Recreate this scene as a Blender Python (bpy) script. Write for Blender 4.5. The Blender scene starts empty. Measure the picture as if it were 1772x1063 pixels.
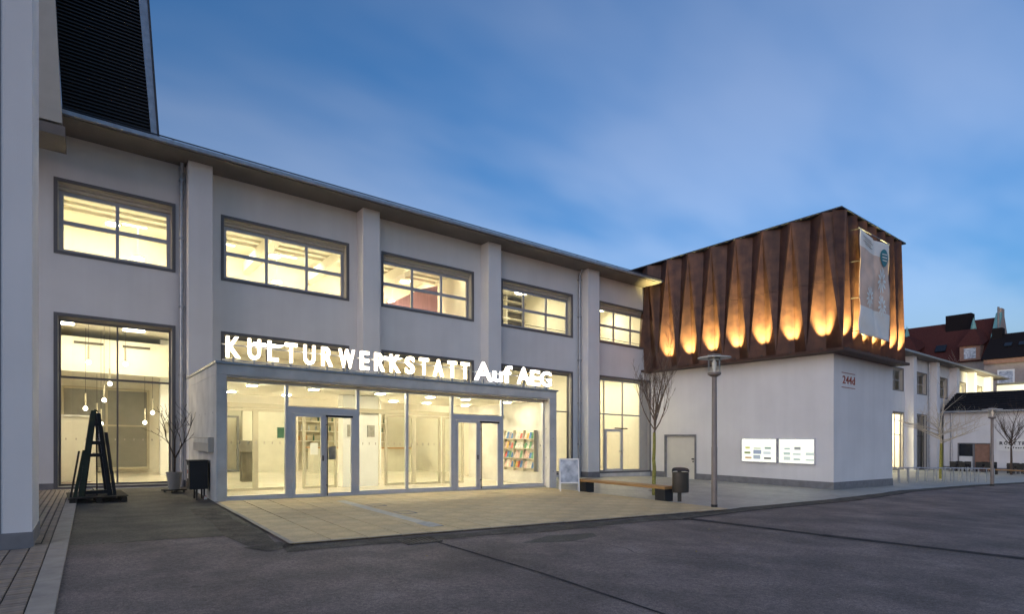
import bpy, math, random
from mathutils import Vector, Matrix
random.seed(7)
R = math.radians
SC = bpy.context.scene
COL = SC.collection

# ------------------------------------------------------------------ camera
cd = bpy.data.cameras.new('camera'); cam = bpy.data.objects.new('camera', cd); COL.objects.link(cam)
cam.location = (0, 0, 1.65)
cam.rotation_euler = (R(90), 0, R(53.2 - 90))
cd.sensor_width = 36; cd.lens = 36 * 975 / 1772
cd.shift_y = (752 - 531.5) / 1772
cd.clip_start = .05; cd.clip_end = 2000
SC.camera = cam

# ------------------------------------------------------------------ sky, sun, exposure
SUN_EL, SUN_AZ = 1.4, 205          # low sun, behind the camera (degrees, azimuth counter-clockwise from +X)
w = bpy.data.worlds.new('World'); SC.world = w; w.use_nodes = True
nt = w.node_tree; N = nt.nodes; L = nt.links
bg = N['Background']; bg.inputs[1].default_value = .15
sky = N.new('ShaderNodeTexSky'); sky.sky_type = 'NISHITA'; sky.sun_disc = False
sky.sun_elevation = R(SUN_EL); sky.sun_rotation = R(90 - SUN_AZ); sky.air_density = 1.0; sky.dust_density = .6; sky.ozone_density = 4.5
tc = N.new('ShaderNodeTexCoord'); sep = N.new('ShaderNodeSeparateXYZ'); L.new(tc.outputs['Generated'], sep.inputs[0])
zz = N.new('ShaderNodeMath'); zz.operation = 'ADD'; zz.inputs[1].default_value = .22; L.new(sep.outputs[2], zz.inputs[0])
zc = N.new('ShaderNodeMath'); zc.operation = 'MAXIMUM'; zc.inputs[1].default_value = .1; L.new(zz.outputs[0], zc.inputs[0])
dx = N.new('ShaderNodeMath'); dx.operation = 'DIVIDE'; L.new(sep.outputs[0], dx.inputs[0]); L.new(zc.outputs[0], dx.inputs[1])
dy = N.new('ShaderNodeMath'); dy.operation = 'DIVIDE'; L.new(sep.outputs[1], dy.inputs[0]); L.new(zc.outputs[0], dy.inputs[1])
cmb = N.new('ShaderNodeCombineXYZ'); L.new(dx.outputs[0], cmb.inputs[0]); L.new(dy.outputs[0], cmb.inputs[1])
mp = N.new('ShaderNodeMapping'); mp.inputs['Rotation'].default_value = (0, 0, R(35)); mp.inputs['Scale'].default_value = (.75, 1.5, 1)
L.new(cmb.outputs[0], mp.inputs[0])
cn = N.new('ShaderNodeTexNoise'); cn.inputs['Scale'].default_value = 1.15; cn.inputs['Detail'].default_value = 4; cn.inputs['Roughness'].default_value = .45
L.new(mp.outputs[0], cn.inputs['Vector'])
cr = N.new('ShaderNodeMapRange'); cr.interpolation_type = 'SMOOTHSTEP'
cr.inputs[1].default_value = .33; cr.inputs[2].default_value = .64; hz_ = N.new('ShaderNodeMapRange'); hz_.inputs[1].default_value = 0; hz_.inputs[2].default_value = .5; hz_.inputs[3].default_value = .16; hz_.inputs[4].default_value = 0; L.new(sep.outputs[2], hz_.inputs[0])
ca = N.new('ShaderNodeMath'); ca.operation = 'ADD'; L.new(cn.outputs[0], ca.inputs[0]); L.new(hz_.outputs[0], ca.inputs[1]); L.new(ca.outputs[0], cr.inputs[0])
hs = N.new('ShaderNodeHueSaturation'); hs.inputs['Saturation'].default_value = .70; hs.inputs['Value'].default_value = .385; hs.inputs['Hue'].default_value = .494
L.new(sky.outputs[0], hs.inputs['Color'])
base = N.new('ShaderNodeHueSaturation'); base.inputs['Saturation'].default_value = .95; base.inputs['Value'].default_value = .33; base.inputs['Hue'].default_value = .492
L.new(sky.outputs[0], base.inputs['Color'])
mx = N.new('ShaderNodeMix'); mx.data_type = 'RGBA'
L.new(cr.outputs[0], mx.inputs[0]); L.new(base.outputs[0], mx.inputs[6]); L.new(hs.outputs[0], mx.inputs[7])
L.new(mx.outputs[2], bg.inputs[0])

sl = bpy.data.lights.new('sun', 'SUN'); sun = bpy.data.objects.new('sun', sl); COL.objects.link(sun)
sl.energy = .07; sl.angle = R(60); sl.color = (1, .93, .90)
sun.rotation_euler = Vector((-math.cos(R(SUN_AZ)), -math.sin(R(SUN_AZ)), -.35)).to_track_quat('-Z', 'Y').to_euler()

vs = SC.view_settings; vs.view_transform = 'Standard'; vs.look = 'None'; vs.gamma = 1; vs.use_curve_mapping = False
vs.exposure = 3.65
SC.render.engine = 'CYCLES'
SC.cycles.transparent_max_bounces = 24; SC.cycles.max_bounces = 10; SC.cycles.diffuse_bounces = 5
SC.cycles.caustics_reflective = False; SC.cycles.caustics_refractive = False
SC.cycles.sample_clamp_indirect = 4

LAMP = 4.5        # radiance of the ceiling luminaires
WARM = (1, .87, .61)

# ------------------------------------------------------------------ helpers
K = .019                                     # the street and everything built along it falls gently along +X
KX = [-300, -10, 0, 14, 26, 37, 61, 100, 400]
KZ = [2, .2, 0, -.32, -.76, -1.02, -1.78, -2.7, -7]
def gz(x):
    for a, b, c, d in zip(KX, KX[1:], KZ, KZ[1:]):
        if a <= x <= b: return c + (d - c) * (x - a) / (b - a)
    return KZ[0] if x < KX[0] else KZ[-1]

class MB:
    def __init__(s): s.v = []; s.f = []
    def quad(s, *p):
        n = len(s.v); s.v += [tuple(q) for q in p]; s.f.append(tuple(range(n, n + len(p)))); return s
    def box(s, x0, x1, y0, y1, z0, z1):
        n = len(s.v)
        s.v += [(x, y, z) for z in (z0, z1) for y in (y0, y1) for x in (x0, x1)]
        s.f += [tuple(n + i for i in q) for q in ((0, 2, 3, 1), (4, 5, 7, 6), (0, 1, 5, 4), (2, 6, 7, 3), (0, 4, 6, 2), (1, 3, 7, 5))]
        return s
    def prism(s, poly, vec):                 # planar polygon swept along vec
        n = len(s.v); m = len(poly); vec = Vector(vec)
        s.v += [tuple(p) for p in poly] + [tuple(Vector(p) + vec) for p in poly]
        s.f.append(tuple(n + i for i in reversed(range(m)))); s.f.append(tuple(n + m + i for i in range(m)))
        for i in range(m):
            j = (i + 1) % m; s.f.append((n + i, n + j, n + m + j, n + m + i))
        return s
    def tube(s, a, b, r0, r1=None, n=8, caps=True):
        r1 = r0 if r1 is None else r1
        a = Vector(a); b = Vector(b); d = (b - a).normalized()
        u = d.cross(Vector((0, 0, 1)) if abs(d.z) < .95 else Vector((1, 0, 0))).normalized(); q = d.cross(u)
        k = len(s.v)
        for c, rr in ((a, r0), (b, r1)):
            for i in range(n):
                t = 2 * math.pi * i / n; s.v.append(tuple(c + (u * math.cos(t) + q * math.sin(t)) * rr))
        for i in range(n):
            j = (i + 1) % n; s.f.append((k + i, k + j, k + n + j, k + n + i))
        if caps: s.f.append(tuple(k + i for i in reversed(range(n)))); s.f.append(tuple(k + n + i for i in range(n)))
        return s
    def lathe(s, cx, cy, prof, n=20):
        k = len(s.v)
        for r, z in prof:
            for i in range(n):
                t = 2 * math.pi * i / n; s.v.append((cx + r * math.cos(t), cy + r * math.sin(t), z))
        for j in range(len(prof) - 1):
            for i in range(n):
                i2 = (i + 1) % n
                s.f.append((k + j * n + i, k + j * n + i2, k + (j + 1) * n + i2, k + (j + 1) * n + i))
        return s
    def sheet(s, poly, off):                 # convex ground polygon laid on the falling ground
        xs = sorted(set([p[0] for p in poly] + [k for k in KX if min(p[0] for p in poly) < k < max(p[0] for p in poly)]))
        def rng(x):
            ys = []
            for i in range(len(poly)):
                (a, b), (c, d) = poly[i], poly[(i + 1) % len(poly)]
                if min(a, c) - 1e-9 <= x <= max(a, c) + 1e-9:
                    ys += [b, d] if abs(a - c) < 1e-9 else [b + (d - b) * (x - a) / (c - a)]
            return min(ys), max(ys)
        for xa, xb in zip(xs, xs[1:]):
            (l0, h0), (l1, h1) = rng(xa + 1e-6), rng(xb - 1e-6)
            s.quad((xa, l0, gz(xa) + off), (xb, l1, gz(xb) + off), (xb, h1, gz(xb) + off), (xa, h0, gz(xa) + off))
        return s

def link(o, parent=None):
    COL.objects.link(o)
    if parent: o.parent = parent
    return o
def root_of(o):
    while o.parent: o = o.parent
    return o
def mesh(name, mb, m, smooth=False):
    me = bpy.data.meshes.new(name); me.from_pydata(mb.v, [], mb.f); me.update()
    me.materials.append(M[m] if isinstance(m, str) else m)
    if smooth:
        for p in me.polygons: p.use_smooth = True
        me.set_sharp_from_angle(angle=R(40))
    return me
def part(name, mb, m, parent, world=True, slope=True, smooth=False, bevel=0):
    """a mesh object under parent; world=True: vertices are in world space, Z measured along the falling datum"""
    if world:
        l = root_of(parent).location
        mb.v = [(x - l.x, y - l.y, z - (K * x if slope else 0) - l.z) for x, y, z in mb.v]
    o = link(bpy.data.objects.new(name, mesh(name, mb, m, smooth)), parent)
    if bevel:
        b = o.modifiers.new('bevel', 'BEVEL'); b.width = bevel; b.segments = 2; b.limit_method = 'ANGLE'
    return o
def tag(o, label, cat, group=None, kind=None):
    if label: o['label'] = label
    if cat: o['category'] = cat
    if group: o['group'] = group
    if kind: o['kind'] = kind
    return o
def thing(name, label, cat, loc=(0, 0, 0), rz=0, group=None):
    o = link(bpy.data.objects.new(name, None)); o.location = loc; o.rotation_euler = (0, 0, rz); o.empty_display_size = .2
    return tag(o, label, cat, group)
def bthing(name, label, cat, x, y, z=0, group=None):     # root on the sloped building datum
    return thing(name, label, cat, (x, y, z - K * x), 0, group)
def struct(name, mb, m, label):
    o = link(bpy.data.objects.new(name, mesh(name, mb, m))); o['kind'] = 'structure'; o['label'] = label; return o
def copy_tree(o, parent=None):
    c = o.copy(); COL.objects.link(c); c.parent = parent
    for ch in o.children: copy_tree(ch, c)
    return c

# ------------------------------------------------------------------ materials
M = {}
def mat(name, c, rough=.6, metal=0, var=.12, scale=3, bump=0, bscale=60, spec=.5, c2=None, detail=5, coord='Object', stretch=None, speck=0, sscale=70, streak=0):
    m = bpy.data.materials.new(name); m.use_nodes = True; n = m.node_tree.nodes; l = m.node_tree.links
    b = n['Principled BSDF']; b.inputs['Roughness'].default_value = rough; b.inputs['Metallic'].default_value = metal
    b.inputs['Specular IOR Level'].default_value = spec
    t = n.new('ShaderNodeTexCoord'); vec = t.outputs[coord]
    if stretch:
        q = n.new('ShaderNodeMapping'); q.inputs['Scale'].default_value = stretch; l.new(vec, q.inputs[0]); vec = q.outputs[0]
    nz = n.new('ShaderNodeTexNoise'); nz.inputs['Scale'].default_value = scale; nz.inputs['Detail'].default_value = detail; l.new(vec, nz.inputs['Vector'])
    ra = n.new('ShaderNodeMapRange'); ra.inputs[1].default_value = .3; ra.inputs[2].default_value = .7; l.new(nz.outputs[0], ra.inputs[0])
    x = n.new('ShaderNodeMix'); x.data_type = 'RGBA'
    x.inputs[6].default_value = (*[v * (1 - var) for v in c], 1); x.inputs[7].default_value = (*(c2 or [min(1, v * (1 + var)) for v in c]), 1)
    l.new(ra.outputs[0], x.inputs[0]); out = x.outputs[2]
    def layer(out, amt, sc, st=None, lo=.35, hi=.65, det=3):
        vv = t.outputs[coord]
        if st:
            q2 = n.new('ShaderNodeMapping'); q2.inputs['Scale'].default_value = st; l.new(vv, q2.inputs[0]); vv = q2.outputs[0]
        k = n.new('ShaderNodeTexNoise'); k.inputs['Scale'].default_value = sc; k.inputs['Detail'].default_value = det; l.new(vv, k.inputs['Vector'])
        k1 = n.new('ShaderNodeMapRange'); k1.inputs[1].default_value = lo; k1.inputs[2].default_value = hi; k1.inputs[3].default_value = 1 - amt; k1.inputs[4].default_value = 1 + amt * .8; l.new(k.outputs[0], k1.inputs[0])
        y = n.new('ShaderNodeVectorMath'); y.operation = 'SCALE'; l.new(out, y.inputs[0]); l.new(k1.outputs[0], y.inputs['Scale']); return y.outputs[0]
    if speck: out = layer(out, speck, sscale); out = layer(out, speck * .55, sscale * .28); out = layer(out, speck * .4, 1.7, None, .42, .6, 8)
    if streak: out = layer(out, streak, 1.0, (2.6, 2.6, .16), .4, .62, 6)
    l.new(out, b.inputs['Base Color'])
    if bump:
        f = n.new('ShaderNodeTexNoise'); f.inputs['Scale'].default_value = bscale; f.inputs['Detail'].default_value = 4; l.new(vec, f.inputs['Vector'])
        bp = n.new('ShaderNodeBump'); bp.inputs['Strength'].default_value = bump; bp.inputs['Distance'].default_value = .01
        l.new(f.outputs[0], bp.inputs['Height']); l.new(bp.outputs[0], b.inputs['Normal'])
    M[name] = m; return m
def emit(name, c, s):
    m = bpy.data.materials.new(name); m.use_nodes = True; n = m.node_tree.nodes; n.remove(n['Principled BSDF'])
    e = n.new('ShaderNodeEmission'); e.inputs[0].default_value = (*c, 1); e.inputs[1].default_value = s
    m.node_tree.links.new(e.outputs[0], n['Material Output'].inputs[0]); M[name] = m; return m
def glass(name, tint=(.94, .96, .94), ior=1.5):
    m = bpy.data.materials.new(name); m.use_nodes = True; n = m.node_tree.nodes; l = m.node_tree.links; n.remove(n['Principled BSDF'])
    a = n.new('ShaderNodeBsdfTransparent'); a.inputs[0].default_value = (*tint, 1)
    g = n.new('ShaderNodeBsdfGlossy'); g.inputs['Roughness'].default_value = .015; g.inputs['Color'].default_value = (.9, .9, .9, 1)
    f = n.new('ShaderNodeFresnel'); f.inputs[0].default_value = ior
    gm = n.new('ShaderNodeNewGeometry'); k = n.new('ShaderNodeMath'); k.operation = 'SUBTRACT'; k.inputs[0].default_value = 1; l.new(gm.outputs['Backfacing'], k.inputs[1])
    k2 = n.new('ShaderNodeMath'); k2.operation = 'MULTIPLY'; l.new(f.outputs[0], k2.inputs[0]); l.new(k.outputs[0], k2.inputs[1])   # reflect once per pane
    x = n.new('ShaderNodeMixShader'); l.new(k2.outputs[0], x.inputs[0]); l.new(a.outputs[0], x.inputs[1]); l.new(g.outputs[0], x.inputs[2])
    l.new(x.outputs[0], n['Material Output'].inputs[0]); M[name] = m; return m

mat('plaster', (.74, .73, .73), .88, var=.05, scale=.6, bump=.25, bscale=70, streak=.018)
mat('plinth', (.20, .20, .21), .8, var=.15, scale=4, bump=.1)
mat('trim', (.13, .125, .13), .45, var=.06)
mat('frame', (.42, .42, .44), .4, metal=.3, var=.05)
mat('alu', (.62, .62, .64), .4, metal=.2, var=.05)
mat('reveal', (.50, .47, .41), .6, var=.05)
mat('soffit', (.17, .15, .135), .7, var=.12, scale=1.5)
mat('zinc', (.38, .40, .43), .4, metal=.7, var=.15, scale=6)
mat('roofdark', (.05, .055, .065), .6, var=.2)
mat('concrete', (.64, .62, .585), .75, var=.17, scale=1.6, bump=.2, bscale=35, detail=8)
mat('iwall', (.80, .76, .66), .8, var=.03)
mat('ifloor', (.62, .57, .48), .25, var=.08, scale=1.2)
mat('iceil', (.78, .75, .66), .8, var=.03)
mat('ibeam', (.74, .70, .60), .7, var=.06)
mat('iframe', (.50, .45, .34), .5, var=.06)
mat('igrey', (.26, .25, .22), .3, var=.06)
mat('wood', (.50, .27, .10), .5, var=.25, scale=3, stretch=(1, 12, 12))
mat('woodbench', (.36, .20, .075), .5, var=.3, scale=4, stretch=(14, .6, 14))
mat('orangewood', (.62, .36, .14), .5, var=.12, scale=2, stretch=(6, 6, .5))
mat('pink', (.55, .31, .38), .7, var=.1, scale=2, stretch=(8, 8, .4))
mat('shelfdark', (.12, .10, .07), .6, var=.3)
mat('corten', (.062, .023, .018), .55, metal=.25, var=.35, scale=2.2, bump=.25, bscale=70, c2=(.105, .046, .026), detail=8, streak=.22)
mat('cortendark', (.075, .035, .022), .6, metal=.2, var=.3)
mat('asphalt', (.215, .166, .143), .85, var=.30, scale=.55, bump=.8, bscale=110, detail=10, speck=.36)
mat('asphaltdark', (.10, .086, .070), .75, var=.35, scale=.9, bump=.8, bscale=110, detail=10, speck=.42)
mat('seam', (.065, .057, .054), .95, var=.4, scale=4, bump=.3, spec=.1)
mat('gutterstrip', (.125, .108, .088), .9, var=.3, scale=3, bump=.9, bscale=90, spec=.2, speck=.4)
mat('joint', (.045, .04, .033), .9, var=.2)
for i, c in enumerate([(.56, .43, .245), (.59, .455, .26), (.53, .405, .23), (.57, .43, .235)]): mat('slab%d' % i, c, .65, var=.10, scale=2.4, bump=.2, bscale=60, detail=8, speck=.10)
for i, c in enumerate([(.27, .21, .165), (.30, .235, .18), (.235, .185, .145), (.29, .22, .16)]): mat('brick%d' % i, c, .75, var=.16, scale=9, bump=.35, bscale=60)
mat('kerb', (.36, .31, .26), .75, var=.14, scale=4, bump=.3)
mat('sett', (.56, .53, .47), .8, var=.14, scale=6)
mat('black', (.018, .018, .02), .5, var=.2)
mat('blackmetal', (.03, .03, .032), .45, metal=.4, var=.2)
mat('bin', (.085, .075, .062), .4, metal=.4, var=.1)
mat('post', (.24, .20, .175), .5, metal=.15, var=.1)
mat('white', (.80, .80, .78), .5, var=.03)
mat('doorwhite', (.66, .64, .58), .5, var=.03)
mat('rednum', (.33, .075, .04), .6, var=.1)
mat('bark', (.085, .06, .045), .85, var=.3, scale=20, bump=.5)
mat('twig', (.17, .12, .085), .85, var=.3, scale=20)
mat('greenbark', (.27, .25, .06), .85, var=.35, scale=14, bump=.4)
mat('palebark', (.55, .48, .38), .85, var=.25, scale=20)
mat('deadwood', (.05, .035, .025), .85, var=.3)
mat('pallet', (.035, .030, .022), .85, var=.4, scale=6)
mat('greenplank', (.030, .045, .030), .6, var=.3)
mat('pot', (.30, .29, .27), .7, var=.1)
mat('teal', (.03, .20, .24), .6, var=.05)
mat('flower', (.85, .9, .88), .6, var=.1)
mat('print', (.66, .50, .40), .6, var=.2, scale=1.2)
mat('tile_red', (.075, .028, .026), .95, spec=.1, var=.3, scale=8, bump=.6, bscale=20)
mat('tile_dark', (.014, .012, .014), .95, spec=.1, var=.3, scale=8, bump=.4, bscale=20)
mat('housewall', (.33, .28, .25), .85, var=.1)
mat('sandstone', (.30, .17, .12), .85, var=.15)
mat('copper', (.14, .32, .32), .6, var=.25, scale=4)
mat('shingle', (.022, .024, .03), .95, spec=.15, var=.3, scale=7)
mat('leaf', (.30, .22, .08), .7, var=.3)
mat('green_sign', (.03, .10, .06), .5, var=.1)
mat('notice', (.36, .34, .30), .5, var=.2, scale=8)
mat('paper', (.80, .80, .76), .6, var=.03)
mat('redbit', (.45, .05, .03), .5)
mat('poster', (.36, .42, .52), .45, var=.45, scale=3.5, c2=(.72, .76, .80))
M['darkglass'] = mat('darkroom', (.020, .024, .03), .08, var=.2)
emit('lamp', WARM, LAMP); emit('added_spot', WARM, LAMP * 4.5); emit('bulb', (1, .88, .66), 2.6); emit('letter', (1, .80, .52), .75); emit('neon', (1, .90, .74), 1.3)
emit('uplens', (1, .72, .32), 3.5); emit('litwall', (1, .93, .62), .9)
glass('glass'); glass('lampglass', (.9, .9, .88))

# paving of the forecourt: fine pavers, too small to pick apart
def paving(name, c, bw, bh):
    m = mat(name, c, .45, var=.16, scale=.7, bump=.15, bscale=80, detail=8); n = m.node_tree.nodes; l = m.node_tree.links
    b = n['Principled BSDF']; t = n['Texture Coordinate']
    br = n.new('ShaderNodeTexBrick'); br.inputs['Scale'].default_value = 1; br.inputs['Brick Width'].default_value = bw; br.inputs['Row Height'].default_value = bh
    br.inputs['Mortar Size'].default_value = .006; br.inputs['Color1'].default_value = (1, 1, 1, 1); br.inputs['Color2'].default_value = (.8, .8, .8, 1); br.inputs['Mortar'].default_value = (.45, .45, .45, 1)
    l.new(t.outputs['Object'], br.inputs['Vector'])
    old = b.inputs['Base Color'].links[0].from_socket
    x = n.new('ShaderNodeMix'); x.data_type = 'RGBA'; x.blend_type = 'MULTIPLY'; x.inputs[0].default_value = 1
    l.new(old, x.inputs[6]); l.new(br.outputs[0], x.inputs[7]); l.new(x.outputs[2], b.inputs['Base Color'])
paving('forecourt', (.40, .39, .35), .3, .15)
M['brickfar'] = M['brick0']

# ------------------------------------------------------------------ ground
def rect_ring(a, b): return MB().box(-a, a, -b, -b + .03, -.02, .006).box(-a, a, b - .03, b, -.02, .006).box(-a, -a + .03, -b + .03, b - .03, -.02, .006).box(a - .03, a, -b + .03, b - .03, -.02, .006)
g = MB(); XS = sorted(set(KX + [-40, 80, 200])); YS = [-300, -40, 0, 9, 21, 60, 500]
for xa, xb in zip(XS, XS[1:]):
    for ya, yb in zip(YS, YS[1:]):
        g.quad((xa, ya, gz(xa)), (xb, ya, gz(xb)), (xb, yb, gz(xb)), (xa, yb, gz(xa)))
ground = struct('ground', g, 'asphalt', 'grey worn asphalt of the open yard')
struct('asphalt_patch', MB().sheet([(-.26, 10.55), (2.0, 10.3), (2.62, 10.2), (2.62, 21.0), (-.26, 21.0)], .004), 'asphaltdark', 'darker newer asphalt between brick strip and concrete entrance')
struct('forecourt_paving', MB().sheet([(13.25, 8.35), (20, 8.75), (28, 9.6), (46, 8.9), (75, 8.6), (75, 21.1), (13.25, 21.1)], .004), 'forecourt', 'pale grey paved forecourt around the rust-clad box')
def strip(name, pts, wid, m, off, label):
    mb = MB()
    for i, (a, b) in enumerate(zip(pts, pts[1:])):
        dxy = Vector((b[0] - a[0], b[1] - a[1])).normalized(); n = Vector((-dxy.y, dxy.x)) * wid / 2
        k = max(1, int(math.dist(a, b) / 1.0))
        for j in range(k):
            p = Vector(a).lerp(Vector(b), j / k); q = Vector(a).lerp(Vector(b), (j + 1) / k)
            w0 = 1 + .25 * math.sin(j * 2.1 + i); w1 = 1 + .25 * math.sin((j + 1) * 2.1 + i)
            c = [p - n * w0, q - n * w1, q + n * w1, p + n * w0]
            mb.quad(*[(t.x, t.y, gz(t.x) + off) for t in c])
    return struct(name, mb, m, label)
strip('gutter_strip', [(2.05, 14.5), (2.1, 9.2), (2.3, 8.72), (4.4, 8.45), (9, 8.1), (13, 8.05), (20, 8.45), (28, 9.3), (46, 8.6), (75, 8.3)], .52, 'gutterstrip', .006, 'rough asphalt gutter strip along the paving edge')
strip('asphalt_seam', [(4.5, 8.0), (4.55, 5.5), (4.45, 3.4), (4.5, 1)], .05, 'seam', .005, 'thin tarred crack running towards the street drain')
strip('asphalt_seam', [(9.8, 8.0), (10.7, 7.7), (11.0, 5), (11.45, 2.2), (12, -3)], .26, 'seam', .0055, 'wide tarred repair band crossing the asphalt')
strip('asphalt_seam', [(10.6, 7.75), (20, 8.1), (28, 9.0), (46, 8.3)], .10, 'seam', .008, 'narrow tarred joint along the forecourt edge')
def crack(pts, wid, label):
    r_ = random.Random(len(pts) * 7 + int(pts[0][0] * 10)); out = []
    for a, b in zip(pts, pts[1:]):
        for j in range(6): out.append((a[0] + (b[0] - a[0]) * j / 6 + r_.uniform(-.05, .05), a[1] + (b[1] - a[1]) * j / 6 + r_.uniform(-.05, .05)))
    mb = MB()
    for i, (a, b) in enumerate(zip(out, out[1:])):
        dd = Vector((b[0] - a[0], b[1] - a[1])).normalized(); n1 = Vector((-dd.y, dd.x)) * wid * r_.uniform(.3, 1)
        mb.quad(*[(q[0], q[1], gz(q[0]) + .003) for q in ((a[0] - n1.x, a[1] - n1.y), (b[0] - n1.x, b[1] - n1.y), (b[0] + n1.x, b[1] + n1.y), (a[0] + n1.x, a[1] + n1.y))])
    struct('asphalt_crack', mb, 'seam', label)
crack([(.1, 10.52), (1.0, 10.42), (2.0, 10.3)], .018, 'ragged crack along the edge of the newer asphalt')
crack([(4.9, 8.1), (6.2, 7.9), (7.6, 7.95), (8.6, 7.6)], .014, 'fine ragged crack beside the gutter strip')
crack([(6.3, 7.2), (6.8, 6.4), (6.6, 5.6), (7.3, 4.6)], .010, 'fine branching crack in the open asphalt')
struct('asphalt_stain', MB().sheet([(5.6, 7.25), (6.4, 6.95), (7.2, 7.1), (7.4, 7.4), (6.5, 7.6)], .002), 'asphaltdark', 'darker patched spot in the asphalt by the gutter strip')
# entrance slabs
pv = struct('entrance_paving', MB().sheet([(2.5, 9.0), (13.2, 8.3), (13.2, 15.62), (2.5, 15.62)], .006), 'joint', 'dark joints under the sandy entrance slabs')
def slab_mesh(i, wx, wy):
    mb = MB(); a, b, h = wx / 2 - .008, wy / 2 - .008, .024
    mb.v = [(-a, -b, 0), (a, -b, 0), (a, b, 0), (-a, b, 0), (-a, -b, h - .004), (a, -b, h - .004), (a, b, h - .004), (-a, b, h - .004), (-a + .006, -b + .006, h), (a - .006, -b + .006, h), (a - .006, b - .006, h), (-a + .006, b - .006, h)]
    mb.f = [(8, 9, 10, 11), (0, 1, 5, 4), (1, 2, 6, 5), (2, 3, 7, 6), (3, 0, 4, 7), (4, 5, 9, 8), (5, 6, 10, 9), (6, 7, 11, 10), (7, 4, 8, 11)]
    return mesh('slab', mb, 'slab%d' % i)
SX, SY = .595, .86
SM = {}
for c in range(18):
    x = 2.5 + SX * (c + .5)
    yf = 9.0 - .7 * (x - 2.5) / 10.7
    y1 = 15.6; y = y1; first = True
    while y > yf + .12:
        ln = min(SY * (.5 if first and c % 2 else 1), y - yf); first = False
        key = (random.randrange(4), round(ln, 3))
        if key not in SM: SM[key] = slab_mesh(key[0], SX, key[1])
        o = link(bpy.data.objects.new('slab', SM[key]), pv)
        o.location = (x, y - ln / 2, gz(x) + .006); o.rotation_euler = (random.uniform(-.002, .002), math.atan(.32 / 14) + random.uniform(-.002, .002), 0)
        y -= ln
x4 = 5.22                                  # line drain in the slabs: pale concrete channel, striped grating at its street end
lch = thing('drain_channel', 'pale narrow drain channel with striped grating set in the entrance slabs', 'drain', (x4, 12, gz(x4) + .03), 0)
for k in range(9):
    ya = 9.95 + k * .5
    part('channel_stone', MB().box(-.11, .11, ya - 12, ya - 12 + .492, -.02, .004), 'sett', lch, world=False)
part('grating_frame', MB().box(-.16, .16, 9.35 - 12, 9.93 - 12, -.02, .002), 'plinth', lch, world=False)
for k in range(9): part('grating_bar', MB().box(-.15, .15, 9.37 - 12 + k * .062, 9.405 - 12 + k * .062, .0, .008), 'sett', lch, world=False)
for yy in (11.5, 13.1):
    t = thing('inspection_cover', 'small square inspection cover beside the drain channel, %s' % ('nearer the street' if yy < 12 else 'nearer the doors'), 'manhole', (5.62, yy, gz(5.62) + .03), 0)
    part('cover', MB().box(-.16, .16, -.2, .2, -.02, .004), 'slab2', t, world=False); part('rim', rect_ring(.19, .23), 'plinth', t, world=False)
mb = MB().sheet([(2.44, 8.93), (2.52, 8.93), (2.52, 15.62), (2.44, 15.62)], .034)
part('edging', mb, 'kerb', pv, world=False)
mb = MB().sheet([(2.5, 8.93), (13.2, 8.2), (13.2, 8.28), (2.5, 9.0)], .03)
part('edging', mb, 'kerb', pv, world=False)
# brick strip
bs = struct('brick_paving', MB().sheet([(-6, -5), (-.48, -5), (-.48, 21.0), (-6, 21.0)], .004), 'joint', 'dark joints under the brick paving beside the left pillar')
BM = []
for i in range(4):
    mb = MB(); a, b, h = .043, .0965, .02
    mb.v = [(-a, -b, 0), (a, -b, 0), (a, b, 0), (-a, b, 0), (-a, -b, h - .005), (a, -b, h - .005), (a, b, h - .005), (-a, b, h - .005), (-a + .006, -b + .006, h), (a - .006, -b + .006, h), (a - .006, b - .006, h), (-a + .006, b - .006, h)]
    mb.f = [(8, 9, 10, 11), (0, 1, 5, 4), (1, 2, 6, 5), (2, 3, 7, 6), (3, 0, 4, 7), (4, 5, 9, 8), (5, 6, 10, 9), (6, 7, 11, 10), (7, 4, 8, 11)]
    BM.append((mesh('brick', mb, 'brick%d' % i), mb))
spots = []
for r in range(62):                          # rows along Y; near part has the bricks laid crosswise
    if r < 56:
        y = 5.0 + r * .104
        for c in range(10): spots.append((-.587 - c * .206, y, True))
for r in range(50):
    y = 10.93 + r * .204
    for c in range(5 if y < 13 else 9): spots.append((-.535 - c * .104, y + (.1 if c % 2 else 0), False))
def vis(x, y):
    dep = x * .599 + y * .8007; return 886 + 975 * (x * .8007 - y * .599) / dep > -25 and not (x < -.68 and 10.5 < y < 12)
spots = [s for s in spots if vis(s[0], s[1])]
spots.sort(key=lambda s: s[1])
rest = MB()
for i, (x, y, cross) in enumerate(spots):
    k = random.randrange(4); zz_ = gz(x) + .004 + random.uniform(-.003, .002)
    if i < 300:
        o = link(bpy.data.objects.new('brick', BM[k][0]), bs); o.location = (x, y, zz_)
        o.rotation_euler = (random.uniform(-.01, .01), random.uniform(-.01, .01), (math.pi / 2 if cross else 0) + random.uniform(-.012, .012))
    else:
        n = len(rest.v); rest.v += [((q[1] if cross else q[0]) + x, (q[0] if cross else q[1]) + y, q[2] + zz_) for q in BM[k][1].v]
        rest.f += [tuple(n + t for t in (f if not cross else f[::-1])) for f in BM[k][1].f]
if rest.v: o = part('brick_field', rest, 'brick1', bs, world=False); o['kind'] = 'stuff'
for j in range(26):
    y = 3 + j * .72
    if y < 20.5: part('kerb_stone', MB().box(-.478, -.262, y + .004, y + .716, -.05, .034), 'kerb', bs, world=False, bevel=.006)
part('manhole_cover', MB().box(-1.35, -.93, 8.2, 8.9, 0, .036), 'blackmetal', bs, world=False)
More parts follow.
